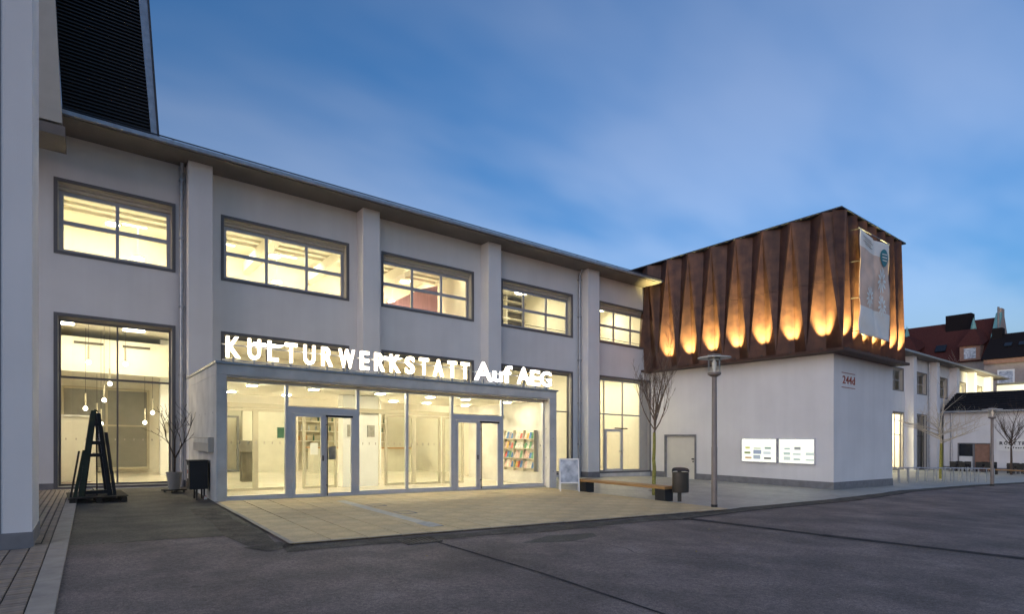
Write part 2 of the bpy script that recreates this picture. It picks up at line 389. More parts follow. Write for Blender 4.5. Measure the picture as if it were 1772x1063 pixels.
# street drain
t = thing('street_drain', 'rusty cast iron street drain grate set at the slab edge', 'drain', (4.3, 8.28, gz(4.3)), R(-4))
part('drain_frame', MB().box(-.3, .3, -.25, -.2, 0, .02).box(-.3, .3, .2, .25, 0, .02).box(-.3, -.25, -.2, .2, 0, .02).box(.25, .3, -.2, .2, 0, .02), 'gutterstrip', t, world=False)
part('drain_well', MB().box(-.25, .25, -.2, .2, 0, .009), 'black', t, world=False)
for i in range(7): part('drain_bar', MB().box(-.235 + i * .072, -.205 + i * .072, -.2, .2, .0, .018), 'gutterstrip', t, world=False)
for x, y, r in ((16.6, 12.9, .6), (17.6, 16.4, .35)):
    t = thing('manhole_cover', 'round dark manhole cover in the paving behind the bench' if r > .5 else 'small round manhole cover in the paving before the glazed door', 'manhole', (x, y, gz(x) + .004), 0)
    t.rotation_euler = (0, .035, 0)
    part('lid', MB().lathe(0, 0, [(.001, .012), (r * .93, .012), (r, .004), (r, -.02)], 28), 'plinth', t, world=False)
    part('lid_rim', MB().lathe(0, 0, [(r * 1.01, .011), (r * 1.08, .011), (r * 1.08, -.02)], 28), 'post', t, world=False)
for i in range(16):
    x, y = random.uniform(.5, 12), random.uniform(3.2, 8)
    mb = MB(); a = random.uniform(.018, .035)
    mb.quad((-a, 0, .004), (-a * .2, -a * .5, .012), (a, 0, .02), (-a * .2, a * .5, .008))
    mb.quad((-a, 0, .002), (-a * .2, a * .5, .006), (a, 0, .018), (-a * .2, -a * .5, .01))
    o = link(bpy.data.objects.new('fallen_leaf', mesh('fallen_leaf', mb, 'leaf'))); o.location = (x, y, gz(x)); o.rotation_euler.z = random.uniform(0, 6)
    tag(o, 'small dry leaf lying on the grey asphalt', 'leaf', 'fallen leaves on the asphalt')

# ------------------------------------------------------------------ building pieces
def wall_grid(mb, u0, u1, z0, z1, holes, d0, d1, fn):
    """wall in (u, z) with rectangular holes, between depths d0 (front) and d1 (back); fn(u, d, z) -> point"""
    us = sorted(set([u0, u1] + [h[i] for h in holes for i in (0, 1)])); zs = sorted(set([z0, z1] + [h[i] for h in holes for i in (2, 3)]))
    def solid(i, j):
        if not (0 <= i < len(us) - 1 and 0 <= j < len(zs) - 1): return False
        cu, cz = (us[i] + us[i + 1]) / 2, (zs[j] + zs[j + 1]) / 2
        return not any(h[0] < cu < h[1] and h[2] < cz < h[3] for h in holes)
    for i in range(len(us) - 1):
        for j in range(len(zs) - 1):
            if not solid(i, j): continue
            a, b, c, d = us[i], us[i + 1], zs[j], zs[j + 1]
            mb.quad(fn(a, d0, c), fn(b, d0, c), fn(b, d0, d), fn(a, d0, d)); mb.quad(fn(a, d1, c), fn(a, d1, d), fn(b, d1, d), fn(b, d1, c))
            if not solid(i - 1, j): mb.quad(fn(a, d0, c), fn(a, d0, d), fn(a, d1, d), fn(a, d1, c))
            if not solid(i + 1, j): mb.quad(fn(b, d0, c), fn(b, d1, c), fn(b, d1, d), fn(b, d0, d))
            if not solid(i, j - 1): mb.quad(fn(a, d0, c), fn(a, d1, c), fn(b, d1, c), fn(b, d0, c))
            if not solid(i, j + 1): mb.quad(fn(a, d0, d), fn(b, d0, d), fn(b, d1, d), fn(a, d1, d))
    return mb
FXZ = lambda u, d, z: (u, d, z)
def rect_frame(mb, x0, x1, z0, z1, t, y0, y1, tb=None, tt=None):
    tb = t if tb is None else tb; tt = t if tt is None else tt
    mb.box(x0, x0 + t, y0, y1, z0, z1).box(x1 - t, x1, y0, y1, z0, z1)
    mb.box(x0 + t, x1 - t, y0, y1, z1 - tt, z1)
    if tb: mb.box(x0 + t, x1 - t, y0, y1, z0, z0 + tb)
    return mb
Y0 = 21.1
def window(parent, x0, x1, z0, z1, cols, rows, pane='glass', yf=Y0, set_back=.28, head=.30, trim='trim', frame='frame', bar=.075, markers=False, skip=()):
    """trim flush on the wall, reveal, blind box at the head, sash bars and single panes"""
    wnd = part('window', rect_frame(MB(), x0, x1, z0, z1, .09, yf - .025, yf + .04), trim, parent)
    a, b, c, d = x0 + .1, x1 - .1, z0 + .1, z1 - .1
    part('reveal', rect_frame(MB(), a - .02, b + .02, c - .03, d + .02, .03, yf + .04, yf + .36), 'reveal', wnd)
    if head: part('blind_box', MB().box(a + .01, b - .01, yf + .14, yf + .36, d - head * .45, d - .012).box(a + .01, b - .01, yf + .19, yf + .36, d - head, d - head * .45 - .01), 'reveal', wnd)
    top = d - head
    us = [a + .01 + (b - a - .02) * i / cols for i in range(cols + 1)] if isinstance(cols, int) else cols
    zs = [c + (top - c) * r for r in rows]
    ys = yf + set_back
    fr = MB()
    for i, u in enumerate(us):
        h = bar * (.75 if 0 < i < len(us) - 1 else .9); fr.box(u - h / 2 if 0 < i < len(us) - 1 else (u if i == 0 else u - h), u + h / 2 if 0 < i < len(us) - 1 else (u + h if i == 0 else u), ys, ys + .07, c, top)
    for j, z in enumerate(zs):
        for i in range(len(us) - 1): fr.box(us[i] + bar * .4, us[i + 1] - bar * .4, ys + .003, ys + .067, z - (bar / 2 if 0 < j < len(zs) - 1 else 0 if j == 0 else bar), z + (bar / 2 if 0 < j < len(zs) - 1 else bar if j == 0 else 0))
    part('sash_bars', fr, frame, wnd)
    for i in range(len(us) - 1):
        for j in range(len(zs) - 1):
            if (i, j) in skip: continue
            part('pane', MB().box(us[i] + bar * .3, us[i + 1] - bar * .3, ys + .03, ys + .04, zs[j] + .02, zs[j + 1] - .02), pane, wnd)
    if markers:
        mk = MB(); x = us[0] + .15
        while x < us[-1] - .1: mk.box(x, x + .03, ys + .026, ys + .029, 1.47, 1.53); x += .24
        o = part('safety_markers', mk, 'notice', wnd); o['kind'] = 'stuff'
    return wnd

# ------------------------------------------------------------------ main hall
hall = bthing('hall_building', 'long white plastered hall with pilasters and lit windows on two floors', 'building', 0, Y0)
WU = [(-.86, 2.2), (3.52, 7.96), (9.28, 13.66), (15.15, 19.64), (21.51, 25.76)]
ZU = (6.92, 9.14); ZG = 5.2
holes = [(a, b, *ZU) for a, b in WU] + [(a, b, -.05, ZG) for a, b in WU]
wm = MB(); wall_grid(wm, -6, 26.2, -.9, 10.6, holes, Y0, Y0 + .4, FXZ)
part('wall', wm, 'plaster', hall)
for a, b in ((2.49, 3.18), (8.27, 8.95), (14.03, 14.72), (20.13, 20.94)):
    p = part('pilaster', MB().box(a, b, Y0 - .62, Y0 + .01, -.9, 10.42), 'plaster', hall, bevel=.012)
    if a < 3 or a > 20: part('plinth_band', MB().box(a - .012, b + .012, Y0 - .635, Y0, -.9, .18 if a < 3 else .12), 'plinth', p)
for a, b in ((-6, -.86), (2.2, 2.49), (3.18, 3.52), (14.72, 15.15), (19.64, 20.13), (20.94, 21.51), (25.76, 26.2)):
    part('plinth_band', MB().box(a, b, Y0 - .015, Y0 + .05, -.9, .2), 'plinth', hall)
part('threshold', MB().box(-.86, 2.2, Y0 - .05, Y0 + .4, -.5, .02), 'concrete', hall)
for a, b in WU[3:]: part('threshold', MB().box(a, b, Y0 - .05, Y0 + .4, -.8, -.02), 'concrete', hall)
roof = part('roof', MB().box(-6, 25.35, Y0 - 1.25, Y0 + .02, 10.42, 10.50).prism([(-6, Y0 - 1.25, 10.502), (-6, 31, 12.2), (-6, 31, 12.0), (-6, Y0 + .1, 10.502)], (31.9, 0, 0)), 'soffit', hall)
part('gutter', MB().box(-6, 25.45, Y0 - 1.37, Y0 - 1.252, 10.45, 10.56), 'zinc', roof)
rm = MB().box(-6, 25.4, Y0 - 1.22, Y0 - 1.19, 10.66, 10.69)
for i in range(22): rm.box(-5 + i * 1.4, -4.97 + i * 1.4, Y0 - 1.22, Y0 - 1.19, 10.5, 10.66)
part('snow_rail', rm, 'roofdark', roof)
for x in (2.36, 20.02):
    p = part('downpipe', MB().tube((x, Y0 - .12, -.3 if x < 5 else -.6), (x, Y0 - .12, 10.2), .06, n=12).tube((x, Y0 - .12, 10.15), (x, Y0 - .3, 10.42), .06, n=12), 'zinc', hall, smooth=True)
    for z in (1.5, 3.6, 5.8, 8.0, 9.9): part('pipe_clip', MB().box(x - .075, x + .075, Y0 - .19, Y0, z, z + .04), 'zinc', p)
for i, (a, b) in enumerate(WU):
    window(hall, a, b, *ZU, 2 if i == 0 else 3, [0, .50, 1], bar=.125, head=.17)
    if i == 0: window(hall, a, b, 0.0, ZG, 2, [0, .655, 1], head=.06, set_back=.2, bar=.06, frame='trim', markers=True)
    elif i in (1, 2): window(hall, a, b, 3.45, ZG, 3, [0, 1], head=.06, set_back=.2, bar=.06, frame='trim')
    elif i == 3: window(hall, a, b, -.02, ZG, 3, [0, .62, 1], head=.06, set_back=.2, bar=.06, frame='trim')
gw = window(hall, *WU[4], -.02, ZG, [21.62, 22.12, 23.58, 25.06], [0, .62, 1], head=.06, set_back=.2, bar=.07, markers=False, skip=((1, 0),))
yd = Y0 + .2
part('reveal_panel', MB().box(25.06, 25.66, yd, yd + .05, 0, 5.1), 'reveal', gw)
part('pane', MB().box(22.16, 23.54, yd + .03, yd + .04, 2.42, 3.1), 'glass', gw)
dr = part('door', rect_frame(MB(), 22.17, 23.53, .08, 2.36, .13, yd - .03, yd + .06, tb=.12), 'alu', hall)
part('pane', MB().box(22.3, 23.4, yd + .01, yd + .02, .2, 2.24), 'glass', dr)
part('handle', MB().box(23.38, 23.42, yd - .10, yd - .03, 1.0, 1.18).box(23.18, 23.42, yd - .10, yd - .075, 1.14, 1.18), 'zinc', dr)
part('door_closer', MB().box(22.9, 23.9, yd - .07, yd - .032, 2.38, 2.44), 'blackmetal', hall)

# inside of the hall
part('interior_floor', MB().box(-4, 26.1, Y0 + .38, 30, -.25, 0), 'ifloor', hall)
part('interior_floor', MB().box(-4, 26.1, Y0 + .4, 30, 5.62, 6.2), 'iceil', hall)
part('ceiling', MB().box(-4, 26.1, Y0 + .4, 30, 10.0, 10.2), 'iceil', hall)
part('back_wall', MB().box(-4, 26.1, 29.6, 30, 0, 5.61).box(-4, 26.1, 28.2, 28.6, 6.21, 9.99), 'iwall', hall)
for x in (-3.6, 26.0): part('end_wall', MB().box(x - .2, x, Y0 + .4, 29.6, 0, 5.61).box(x - .2, x, Y0 + .4, 28.2, 6.21, 9.99), 'iwall', hall)
for x in (14.25, 20.4): part('partition', MB().box(x, x + .25, Y0 + .4, 28.2, 6.21, 9.99), 'iwall', hall)
part('partition', MB().box(14.4, 14.6, Y0 + .4, 29.6, 0, 5.61), 'iwall', hall); part('partition', MB().box(20.5, 20.7, Y0 + .4, 29.6, 0, 5.61), 'iwall', hall)
for y in (22.3, 22.95, 23.6, 24.25, 24.9, 25.6): part('ceiling_beam', MB().box(-3.5, 14.2, y, y + .3, 9.66, 9.998), 'ibeam', hall)
for x in (2.7, 5.6, 8.4, 11.4): part('ceiling_beam', MB().box(x, x + .35, Y0 + .42, 28.1, 9.2, 9.655), 'iceil', hall)
# bay behind the first ground window
part('timber_panel', MB().box(-2.2, -1.5, 26.0, 26.2, 0, 5.6), 'orangewood', hall)
part('balustrade', MB().box(-2.4, .15, 24.6, 24.75, 0, 2.25), 'iwall', hall); part('balustrade_cap', MB().box(-2.45, .2, 24.55, 24.8, 2.252, 2.31), 'white', hall)
part('bulkhead', MB().box(-1.6, 4.2, 26.6, 29.5, 4.0, 5.3), 'iwall', hall)
for a, b in ((-.9, 2.0), (3.7, 5.1)):
    iw = part('interior_window', MB().box(a, b, 29.5, 29.58, .25, 3.55), 'igrey', hall)
    part('window_bars', rect_frame(MB(), a - .08, b + .08, .15, 3.63, .1, 29.42, 29.52).box((a + b) / 2 - .04, (a + b) / 2 + .04, 29.43, 29.5, .25, 3.53).box(a, b, 29.44, 29.51, 2.0, 2.07), 'iframe', iw)
part('column', MB().box(2.3, 3.4, 27.2, 27.8, 0, 5.6), 'white', hall)
part('notice_board', MB().box(2.45, 2.72, 27.15, 27.2, 1.75, 2.2), 'notice', hall)
for a in (-.5, 1.0, 2.6): part('air_outlet', MB().box(a, a + .9, 26.55, 26.6, 5.05, 5.13), 'shelfdark', hall)
# room behind the glazed door bay
part('inner_panel', MB().box(21.8, 22.6, 28.8, 29.5, 0, 2.6).box(23.2, 25.2, 28.8, 29.5, 0, 2.6), 'white', hall)
for a in (21.6, 23.2, 24.7): part('interior_window', MB().box(a, a + 1.1, 29.5, 29.58, 3.5, 4.9), 'plinth', hall)
o = part('exit_sign', MB().box(22.5, 22.85, 24.0, 24.04, 3.02, 3.2), emit('exitsign', (.85, 1, .9), .25), hall)
# upper rooms
part('stage_wall', MB().prism([(10.2, 24.8, 6.2), (13.9, 24.8, 6.2), (13.9, 24.8, 9.35), (12.9, 24.8, 9.0), (11.6, 24.8, 8.2), (10.2, 24.8, 7.7)], (0, .2, 0)), 'pink', hall)
sh = part('shelving', MB().box(17.6, 20.3, 26.2, 26.6, 6.2, 9.9), 'shelfdark', hall)
for i in range(7): part('shelf_board', MB().box(17.6, 20.3, 25.8, 26.19, 6.6 + i * .5, 6.66 + i * .5), 'ibeam', sh)
part('shelf_side', MB().box(18.9, 18.96, 25.78, 26.19, 6.2, 9.9), 'ibeam', sh)
part('cupboard', MB().box(23.0, 24.2, 26.5, 27, 6.2, 8.2), 'notice', hall)
part('grille', MB().box(3.7, 5.4, 28.13, 28.19, 7.6, 8.1), 'notice', hall)
for i in (3, 4):
    part('window_rail', MB().tube((WU[i][0] + .1, Y0 + .45, 7.3), (WU[i][1] - .1, Y0 + .45, 7.3), .015), 'trim', hall)

# luminaires
def ceiling_lamp(x, y, z, r, label, group, square=False, m='lamp'):
    t = bthing('ceiling_luminaire', label, 'lamp', x, y, z, group)
    if square:
        part('housing', MB().box(-r, r, -r, r, .02, .07), 'white', t, world=False); part('diffuser', MB().box(-r + .03, r - .03, -r + .03, r - .03, 0, .018), m, t, world=False)
    else:
        part('housing', MB().lathe(0, 0, [(.02, .12), (r, .10), (r, .03)], 24), 'white', t, world=False); part('diffuser', MB().lathe(0, 0, [(r * .97, .03), (r * .97, .0), (.001, .0)], 24), m, t, world=False)
        part('rod', MB().tube((0, 0, .1), (0, 0, 9.99 - z), .01, n=6), 'white', t, world=False)
for x in (.6, 5.8, 11.4):
    for y in (23.35, 26.6): ceiling_lamp(x + (0 if y < 25 else .9), y, 8.75 if y < 25 else 8.6, .2, 'round white luminaire hanging under the upper hall ceiling', 'round luminaires in the upper hall')
for x in (-1.2, 1.4, 4.6, 7.2, 10.2, 13):
    for y in (22.75, 26.4): ceiling_lamp(x, y, 9.9, .42, 'added square luminaire hidden high between the upper hall beams', 'added unseen luminaires in the upper hall', True)  # added lamps kept out of sight, they brighten the upper hall
for x in (16.2, 18.6, 22.3, 24.6): ceiling_lamp(x, 23.9, 9.6, .42, 'round white luminaire close under the ceiling of an upper office', 'round luminaires in the upper offices')
for x in (-.8, 1.3, 6, 11.5, 17.4, 22.4, 24.4):
    for y in (22.9, 25.2):
        if x in (6, 11.5) and y < 25: continue
        ceiling_lamp(x, y, 5.54, (.62 if x > 3 else .36) if x < 14 else .5 if x < 20 else .36, 'square ceiling luminaire above the ground floor of the hall', 'square luminaires in the ground floor', True)
for i, (x, y, z) in enumerate([(-.05, 24.0, 4.1), (.95, 23.2, 4.05), (.55, 24.6, 3.45), (.4, 25.4, 2.9), (-.15, 26.2, 2.6), (.2, 27.2, 2.3), (.32, 26.4, 2.05), (2.0, 26.8, 2.55), (1.75, 27.0, 2.15)]):
    t = bthing('pendant_lamp', 'slim brass pendant lamp with a small glowing globe in the foyer window', 'lamp', x, y, z, 'pendant lamps in the foyer')
    part('cord', MB().tube((0, 0, .55), (0, 0, (4.0 if y > 26.6 else 5.6) - z), .006, n=5), 'black', t, world=False)
    part('stem', MB().tube((0, 0, .08), (0, 0, .56), .028, n=8), 'iframe', t, world=False)
    part('globe', MB().lathe(0, 0, [(.001, -.07), (.05, -.05), (.07, 0), (.05, .05), (.02, .08)], 12), 'bulb', t, world=False, smooth=True)

# ------------------------------------------------------------------ entrance pavilion
YC = 15.6
pav = bthing('entrance_pavilion', 'low concrete entrance pavilion with wide glazing and double doors', 'building', 8, YC)
PX0, PX1 = 2.5, 13.72
part('side_wall', MB().box(PX0, PX0 + .24, YC, Y0 - .01, -.6, 3.2), 'concrete', pav, bevel=.01)
part('side_wall', MB().box(PX1 - .34, PX1, YC, Y0 - .01, -.8, 3.2), 'concrete', pav, bevel=.01)
rf = part('roof_slab', MB().box(PX0, PX1, YC, Y0 - .01, 3.2, 3.47), 'concrete', pav, bevel=.008)
part('flashing', MB().box(PX0 - .03, PX1 + .05, YC - .04, Y0 - .02, 3.472, 3.53), 'zinc', rf)
for x in (PX1 - .17,):
    for z in (.55, 1.75): part('tie_hole', MB().tube((x, YC - .004, z), (x, YC + .01, z), .02, n=10), 'plinth', pav)
for y in (16.1, 17.3, 18.3): part('tie_hole', MB().tube((PX0 - .004, y, 2.25), (PX0 + .01, y, 2.25), .02, n=10), 'plinth', pav)
for z in (1.05, 2.1): part('tie_hole', MB().tube((PX1 - .345, 15.8, z), (PX1 - .335, 15.8, z), .02, n=10), 'plinth', pav)
part('pavilion_floor', MB().box(PX0 + .24, PX1 - .34, YC + .2, Y0 + .38, -.3, .005), 'ifloor', pav)
part('pavilion_ceiling', MB().box(PX0 + .24, PX1 - .34, YC + .3, Y0 + .38, 3.12, 3.198), 'iceil', pav)
part('soffit_strip', MB().box(PX0 + .24, PX1 - .34, YC + .02, YC + .3, 3.15, 3.198), 'reveal', pav)
GX = [2.74, 4.27, 6.27, 7.85, 9.46, 11.48, 13.38]; yg = YC + .3
gl = MB()
for i, x in enumerate(GX): gl.box(x - (.04 if 0 < i < 6 else 0 if i == 0 else .06), x + (.04 if 0 < i < 6 else .06 if i == 0 else 0), yg, yg + .12, -.25, 3.15)
for i in range(6):
    a, b = GX[i] + .041, GX[i + 1] - .041
    if i == 0: a += .02
    if i == 5: b -= .02
    gl.box(a, b, yg + .002, yg + .118, 3.06, 3.148)
    if i not in (1, 4): gl.box(a, b, yg + .002, yg + .118, -.25, .11)
    else: gl.box(a, b, yg + .002, yg + .118, 2.44, 2.5)
gf = part('glazing_frame', gl, 'alu', pav)
for i in range(6):
    a, b = GX[i] + .03, GX[i + 1] - .03
    part('pane', MB().box(a, b, yg + .055, yg + .065, .1 if i not in (1, 4) else 2.49, 3.07), 'glass', gf)
    if i not in (1, 4):
        mk = MB(); x = a + .12
        while x < b - .1: mk.box(x, x + .026, yg + .05, yg + .053, 1.46, 1.53); x += .2
        o = part('safety_markers', mk, 'notice', gf); o['kind'] = 'stuff'
for i in (1, 4):
    a, b = GX[i] + .042, GX[i + 1] - .042; mid = (a + b) / 2
    part('door_frame', rect_frame(MB(), a, b, -.1, 2.438, .085, yg - .01, yg + .12, tb=0, tt=.12), 'alu', pav)
    for s, (p, q) in enumerate(((a + .09, mid - .004), (mid + .004, b - .09))):
        lf = part('door', rect_frame(MB(), p, q, -.05, 2.31, .085, yg - .03, yg + .04, tb=.14, tt=.09), 'alu', pav)
        part('pane', MB().box(p + .08, q - .08, yg, yg + .01, .08, 2.23), 'glass', lf)
        if s == 1: part('pull_bar', MB().tube((p + .06, yg - .11, .02), (p + .06, yg - .11, 2.25), .016, n=8).box(p + .05, p + .07, yg - .11, yg - .03, .3, .33).box(p + .05, p + .07, yg - .11, yg - .03, 2.0, 2.03), 'blackmetal', lf)
        if s == 1: part('door_closer', MB().box(p + .04, q - .05, yg - .07, yg - .032, 2.24, 2.29), 'blackmetal', lf)
        if s == 0: part('lock', MB().box(q - .05, q - .02, yg - .06, yg - .03, 1.0, 1.15), 'blackmetal', lf)
        if i == 1 and s == 1:
            part('call_panel', MB().box(p + .22, p + .42, yg + .25, yg + .28, 1.02, 1.4), 'notice', lf)
# inner vestibule screens, column, counter
for a, b in ((2.9, 4.0), (4.0, 5.2), (5.4, 6.5), (8.2, 9.3), (9.3, 10.4), (10.5, 11.4)):
    f = part('inner_screen', rect_frame(MB(), a, b, .02, 2.5, .08, 18.3, 18.38), 'iframe', pav)
    part('pane', MB().box(a + .07, b - .07, 18.33, 18.34, .1, 2.43), 'glass', f)
part('screen_beam', MB().box(2.75, 13.3, 18.28, 18.4, 2.52, 2.66), 'iframe', pav)
part('white_pier', MB().box(6.75, 8.0, 18.45, 18.9, .006, 3.1), 'white', pav)
part('column', MB().lathe(8.35, 19.6, [(.2, .006), (.2, 3.11)], 20), 'ibeam', pav, smooth=True)
for x in (6.9, 7.6): part('notice_board', MB().box(x, x + .25, 18.4, 18.45, 1.7, 2.1), 'notice', pav)
part('notice_board', MB().box(4.62, 4.85, 18.25, 18.3, 1.62, 1.95), 'green_sign', pav)
for x in (5.62, 5.95): part('notice_sheet', MB().box(x, x + .24, 18.26, 18.28, 1.1, 1.48), 'paper', pav)
ct = part('counter', MB().box(8.2, 13.2, 26.2, 27, 0, 1.15), 'ibeam', hall)
part('counter_top', MB().box(8.1, 13.3, 26.1, 27.1, 1.152, 1.21), 'wood', ct)
bk = part('bar_shelf', MB().box(8.2, 13.2, 29.2, 29.5, .9, 3.0), 'iframe', hall)
for i in range(40):
    x = 8.4 + .12 * i; z = 1.5 + .5 * (i % 3); part('bottle', MB().lathe(x, 29.1, [(.04, z), (.04, z + .2), (.015, z + .25), (.015, z + .33)], 8), random.choice(['notice', 'green_sign', 'wood', 'poster']), bk)
for i in range(3): part('shelf_board', MB().box(8.2, 13.2, 29.0, 29.19, 1.45 + .5 * i, 1.5 + .5 * i), 'ibeam', bk)
ks = part('kiosk', MB().box(4.4, 4.8, 22.2, 22.6, 0, 1.1).prism([(4.3, 22.1, 1.1), (4.9, 22.1, 1.1), (4.9, 22.5, 1.45), (4.3, 22.5, 1.45)], (0, .05, .05)), 'shelfdark', hall)
part('inner_glass_door', rect_frame(MB(), 3.3, 4.3, .02, 2.6, .09, 28.4, 28.5).box(3.75, 3.83, 28.4, 28.5, .1, 2.5), 'plinth', hall)
part('inner_glass_door', rect_frame(MB(), 4.5, 5.5, .02, 2.6, .09, 28.4, 28.5), 'plinth', hall)
part('timber_cladding', MB().box(5.6, 8.1, 28.2, 28.4, 0, 3.2), 'ibeam', hall)
for x in (3.6, 5.3, 7.4, 9.2, 10.6, 12.4):
    for y in (16.9, 19.8):
        ceiling_lamp(x, y, 3.06, .14, 'small added downlight in the entrance pavilion ceiling', 'added downlights in the entrance pavilion', True, 'added_spot')  # downlights added to brighten the pavilion, no such fittings known
# brochure rack on the right wall
rk = bthing('brochure_rack', 'wall rack full of brochures inside the pavilion beside the right door', 'rack', 13.3, 17.4, .6)
part('back_panel', MB().box(13.33, 13.375, 16.3, 18.2, .5, 2.05), 'ibeam', rk)
for j in range(4):
    z = .62 + j * .37
    part('shelf', MB().box(13.2, 13.33, 16.3, 18.2, z - .03, z), 'iframe', rk)
for y in (16.3, 16.93, 17.56, 18.18): part('divider', MB().box(13.2, 13.33, y - .012, y + .012, .5, 2.05), 'iframe', rk)
cols_ = [(.5, .1, .08), (.08, .2, .45), (.75, .7, .6), (.6, .35, .1), (.12, .3, .16), (.7, .66, .62), (.35, .3, .32), (.72, .5, .45)]
for i, c in enumerate(cols_): mat('brochure%d' % i, c, .45, var=.35, scale=14)
for j in range(4):
    for k in range(13):
        y = 16.36 + k * .142; z = .622 + j * .37; h = random.uniform(.2, .28)
        part('brochure', MB().prism([(13.215, y, z), (13.215, y + .12, z), (13.285, y + .12, z + h), (13.285, y, z + h)], (.012, 0, 0)), 'brochure%d' % random.randrange(8), rk)

# letters
def text_mesh(ch, bold=0, extrude=.03, tube=0):
    c = bpy.data.curves.new('t', 'FONT'); c.body = ch; c.size = 1; c.offset = bold; c.extrude = extrude; c.resolution_u = 6
    if tube: c.fill_mode = 'NONE'; c.extrude = 0; c.bevel_depth = tube; c.bevel_resolution = 2; c.offset = bold
    o = bpy.data.objects.new('t', c); COL.objects.link(o); dg = bpy.context.evaluated_depsgraph_get()
    me = bpy.data.meshes.new_from_object(o.evaluated_get(dg)); bpy.data.objects.remove(o); return me
def put_letters(root, chars, slots, zb, hts, y, m, bold, extrude, tube=0, name='letter', axis='x', flip=1):
    """one mesh per character, fitted to (u0, u1) x height; axis x: reads along +X on a wall facing -Y"""
    for ch, (a, b), h in zip(chars, slots, hts):
        me = text_mesh(ch, bold, extrude, tube)
        xs = [v.co.x for v in me.vertices]; ys = [v.co.y for v in me.vertices]
        x0, x1, y0_, y1_ = min(xs), max(xs), min(ys), max(ys); l = root.location
        for v in me.vertices:
            u = a + (v.co.x - x0) / (x1 - x0) * (b - a); z = zb + (v.co.y - y0_) / (y1_ - y0_) * h; d = v.co.z
            if axis == 'x': p = (u, y - d, z)
            else: p = (y - d, u, z)
            v.co = (p[0] - l.x, p[1] - l.y, p[2] - K * p[0] - l.z)
        if axis != 'x' : me.flip_normals()
        me.materials.clear(); me.materials.append(M[m]); me.name = name
        link(bpy.data.objects.new(name, me), root)
LY = YC + .32
s1 = bthing('illuminated_sign', 'glowing white block letters KULTURWERKSTATT standing on the pavilion roof', 'sign', 6.4, LY, 3.6)
word = 'KULTURWERKSTATT'
wid = {'K': .33, 'U': .31, 'L': .26, 'T': .31, 'R': .31, 'W': .46, 'E': .26, 'S': .30, 'A': .36}
tot = sum(wid[c] for c in word); gap = (10.12 - 2.78 - tot) / (len(word) - 1); x = 2.78; slots = []
for c in word: slots.append((x, x + wid[c])); x += wid[c] + gap
put_letters(s1, word, slots, 3.68, [.54] * 15, LY, 'letter', .019, .04)
part('mounting_rail', MB().box(2.7, 10.2, LY + .06, LY + .10, 3.60, 3.64).box(2.7, 10.2, LY + .06, LY + .10, 4.0, 4.03), 'zinc', s1)
for a, b in slots: part('letter_foot', MB().box((a + b) / 2 - .02, (a + b) / 2 + .02, LY - .02, LY + .06, 3.53, 3.68), 'zinc', s1)
s2 = bthing('illuminated_sign', 'glowing outlined neon letters Auf AEG standing on the pavilion roof', 'sign', 12, LY, 3.6)
sl2 = [(10.34, 11.06), (11.10, 11.50), (11.54, 11.92), (12.15, 12.72), (12.76, 13.18), (13.22, 13.74)]
put_letters(s2, 'AufAEG', sl2, 3.68, [.62, .36, .60, .60, .54, .54], LY, 'neon', .0, 0, tube=.016)
put_letters(s2, 'AufAEG', sl2, 3.68, [.62, .36, .60, .60, .54, .54], LY + .05, 'paper', .0, .02, name='letter_back')
part('mounting_rail', MB().box(10.3, 13.68, LY + .08, LY + .12, 3.60, 3.64).box(10.3, 13.68, LY + .08, LY + .12, 3.95, 3.98), 'zinc', s2)
for a, b in sl2: part('letter_foot', MB().box((a + b) / 2 - .02, (a + b) / 2 + .02, LY - .0, LY + .08, 3.53, 3.72), 'zinc', s2)

# ------------------------------------------------------------------ rust-clad box
XB, YB, XE = 25.6, 11.12, 32.0
bx = bthing('rust_clad_box', 'white walled box with folded rusty metal cladding on its upper half', 'building', XB, YB)
FYZ = lambda u, d, z: (d, u, z)
DY0, DY1, DZ = 17.98, 20.04, 2.12
wm = MB(); wall_grid(wm, YB, 21.0, -1.2, 5.62, [(DY0, DY1, -.25, DZ)], XB, XB + .3, FYZ)
part('wall', wm, 'plaster', bx)
part('wall', MB().box(XB + .301, XE, YB, YB + .3, -1.4, 5.62).box(XE - .3, XE, YB + .3, 30, -1.4, 5.62), 'plaster', bx)
part('plinth_band', MB().box(XB - .015, XB + .1, YB - .015, DY0, -1.2, .06), 'plinth', bx); part('plinth_band', MB().box(XB - .015, XB + .1, DY1, 21.0, -1.2, .06), 'plinth', bx)
part('plinth_band', MB().box(XB + .1, XE + .015, YB - .015, YB + .1, -1.4, .06), 'plinth', bx)
d = part('door', MB().box(XB + .06, XB + .1, DY0 + .1, DY1 - .1, -.24, DZ - .1), 'doorwhite', bx)
part('door_frame', MB().box(XB - .03, XB + .14, DY0, DY0 + .1, -.25, DZ).box(XB - .03, XB + .14, DY1 - .1, DY1, -.25, DZ).box(XB - .03, XB + .14, DY0 + .1, DY1 - .1, DZ - .1, DZ), 'plinth', d)
part('handle', MB().box(XB + .0, XB + .06, DY0 + .18, DY0 + .3, .78, .85).box(XB + .02, XB + .06, DY0 + .2, DY0 + .26, .64, .7), 'black', d)
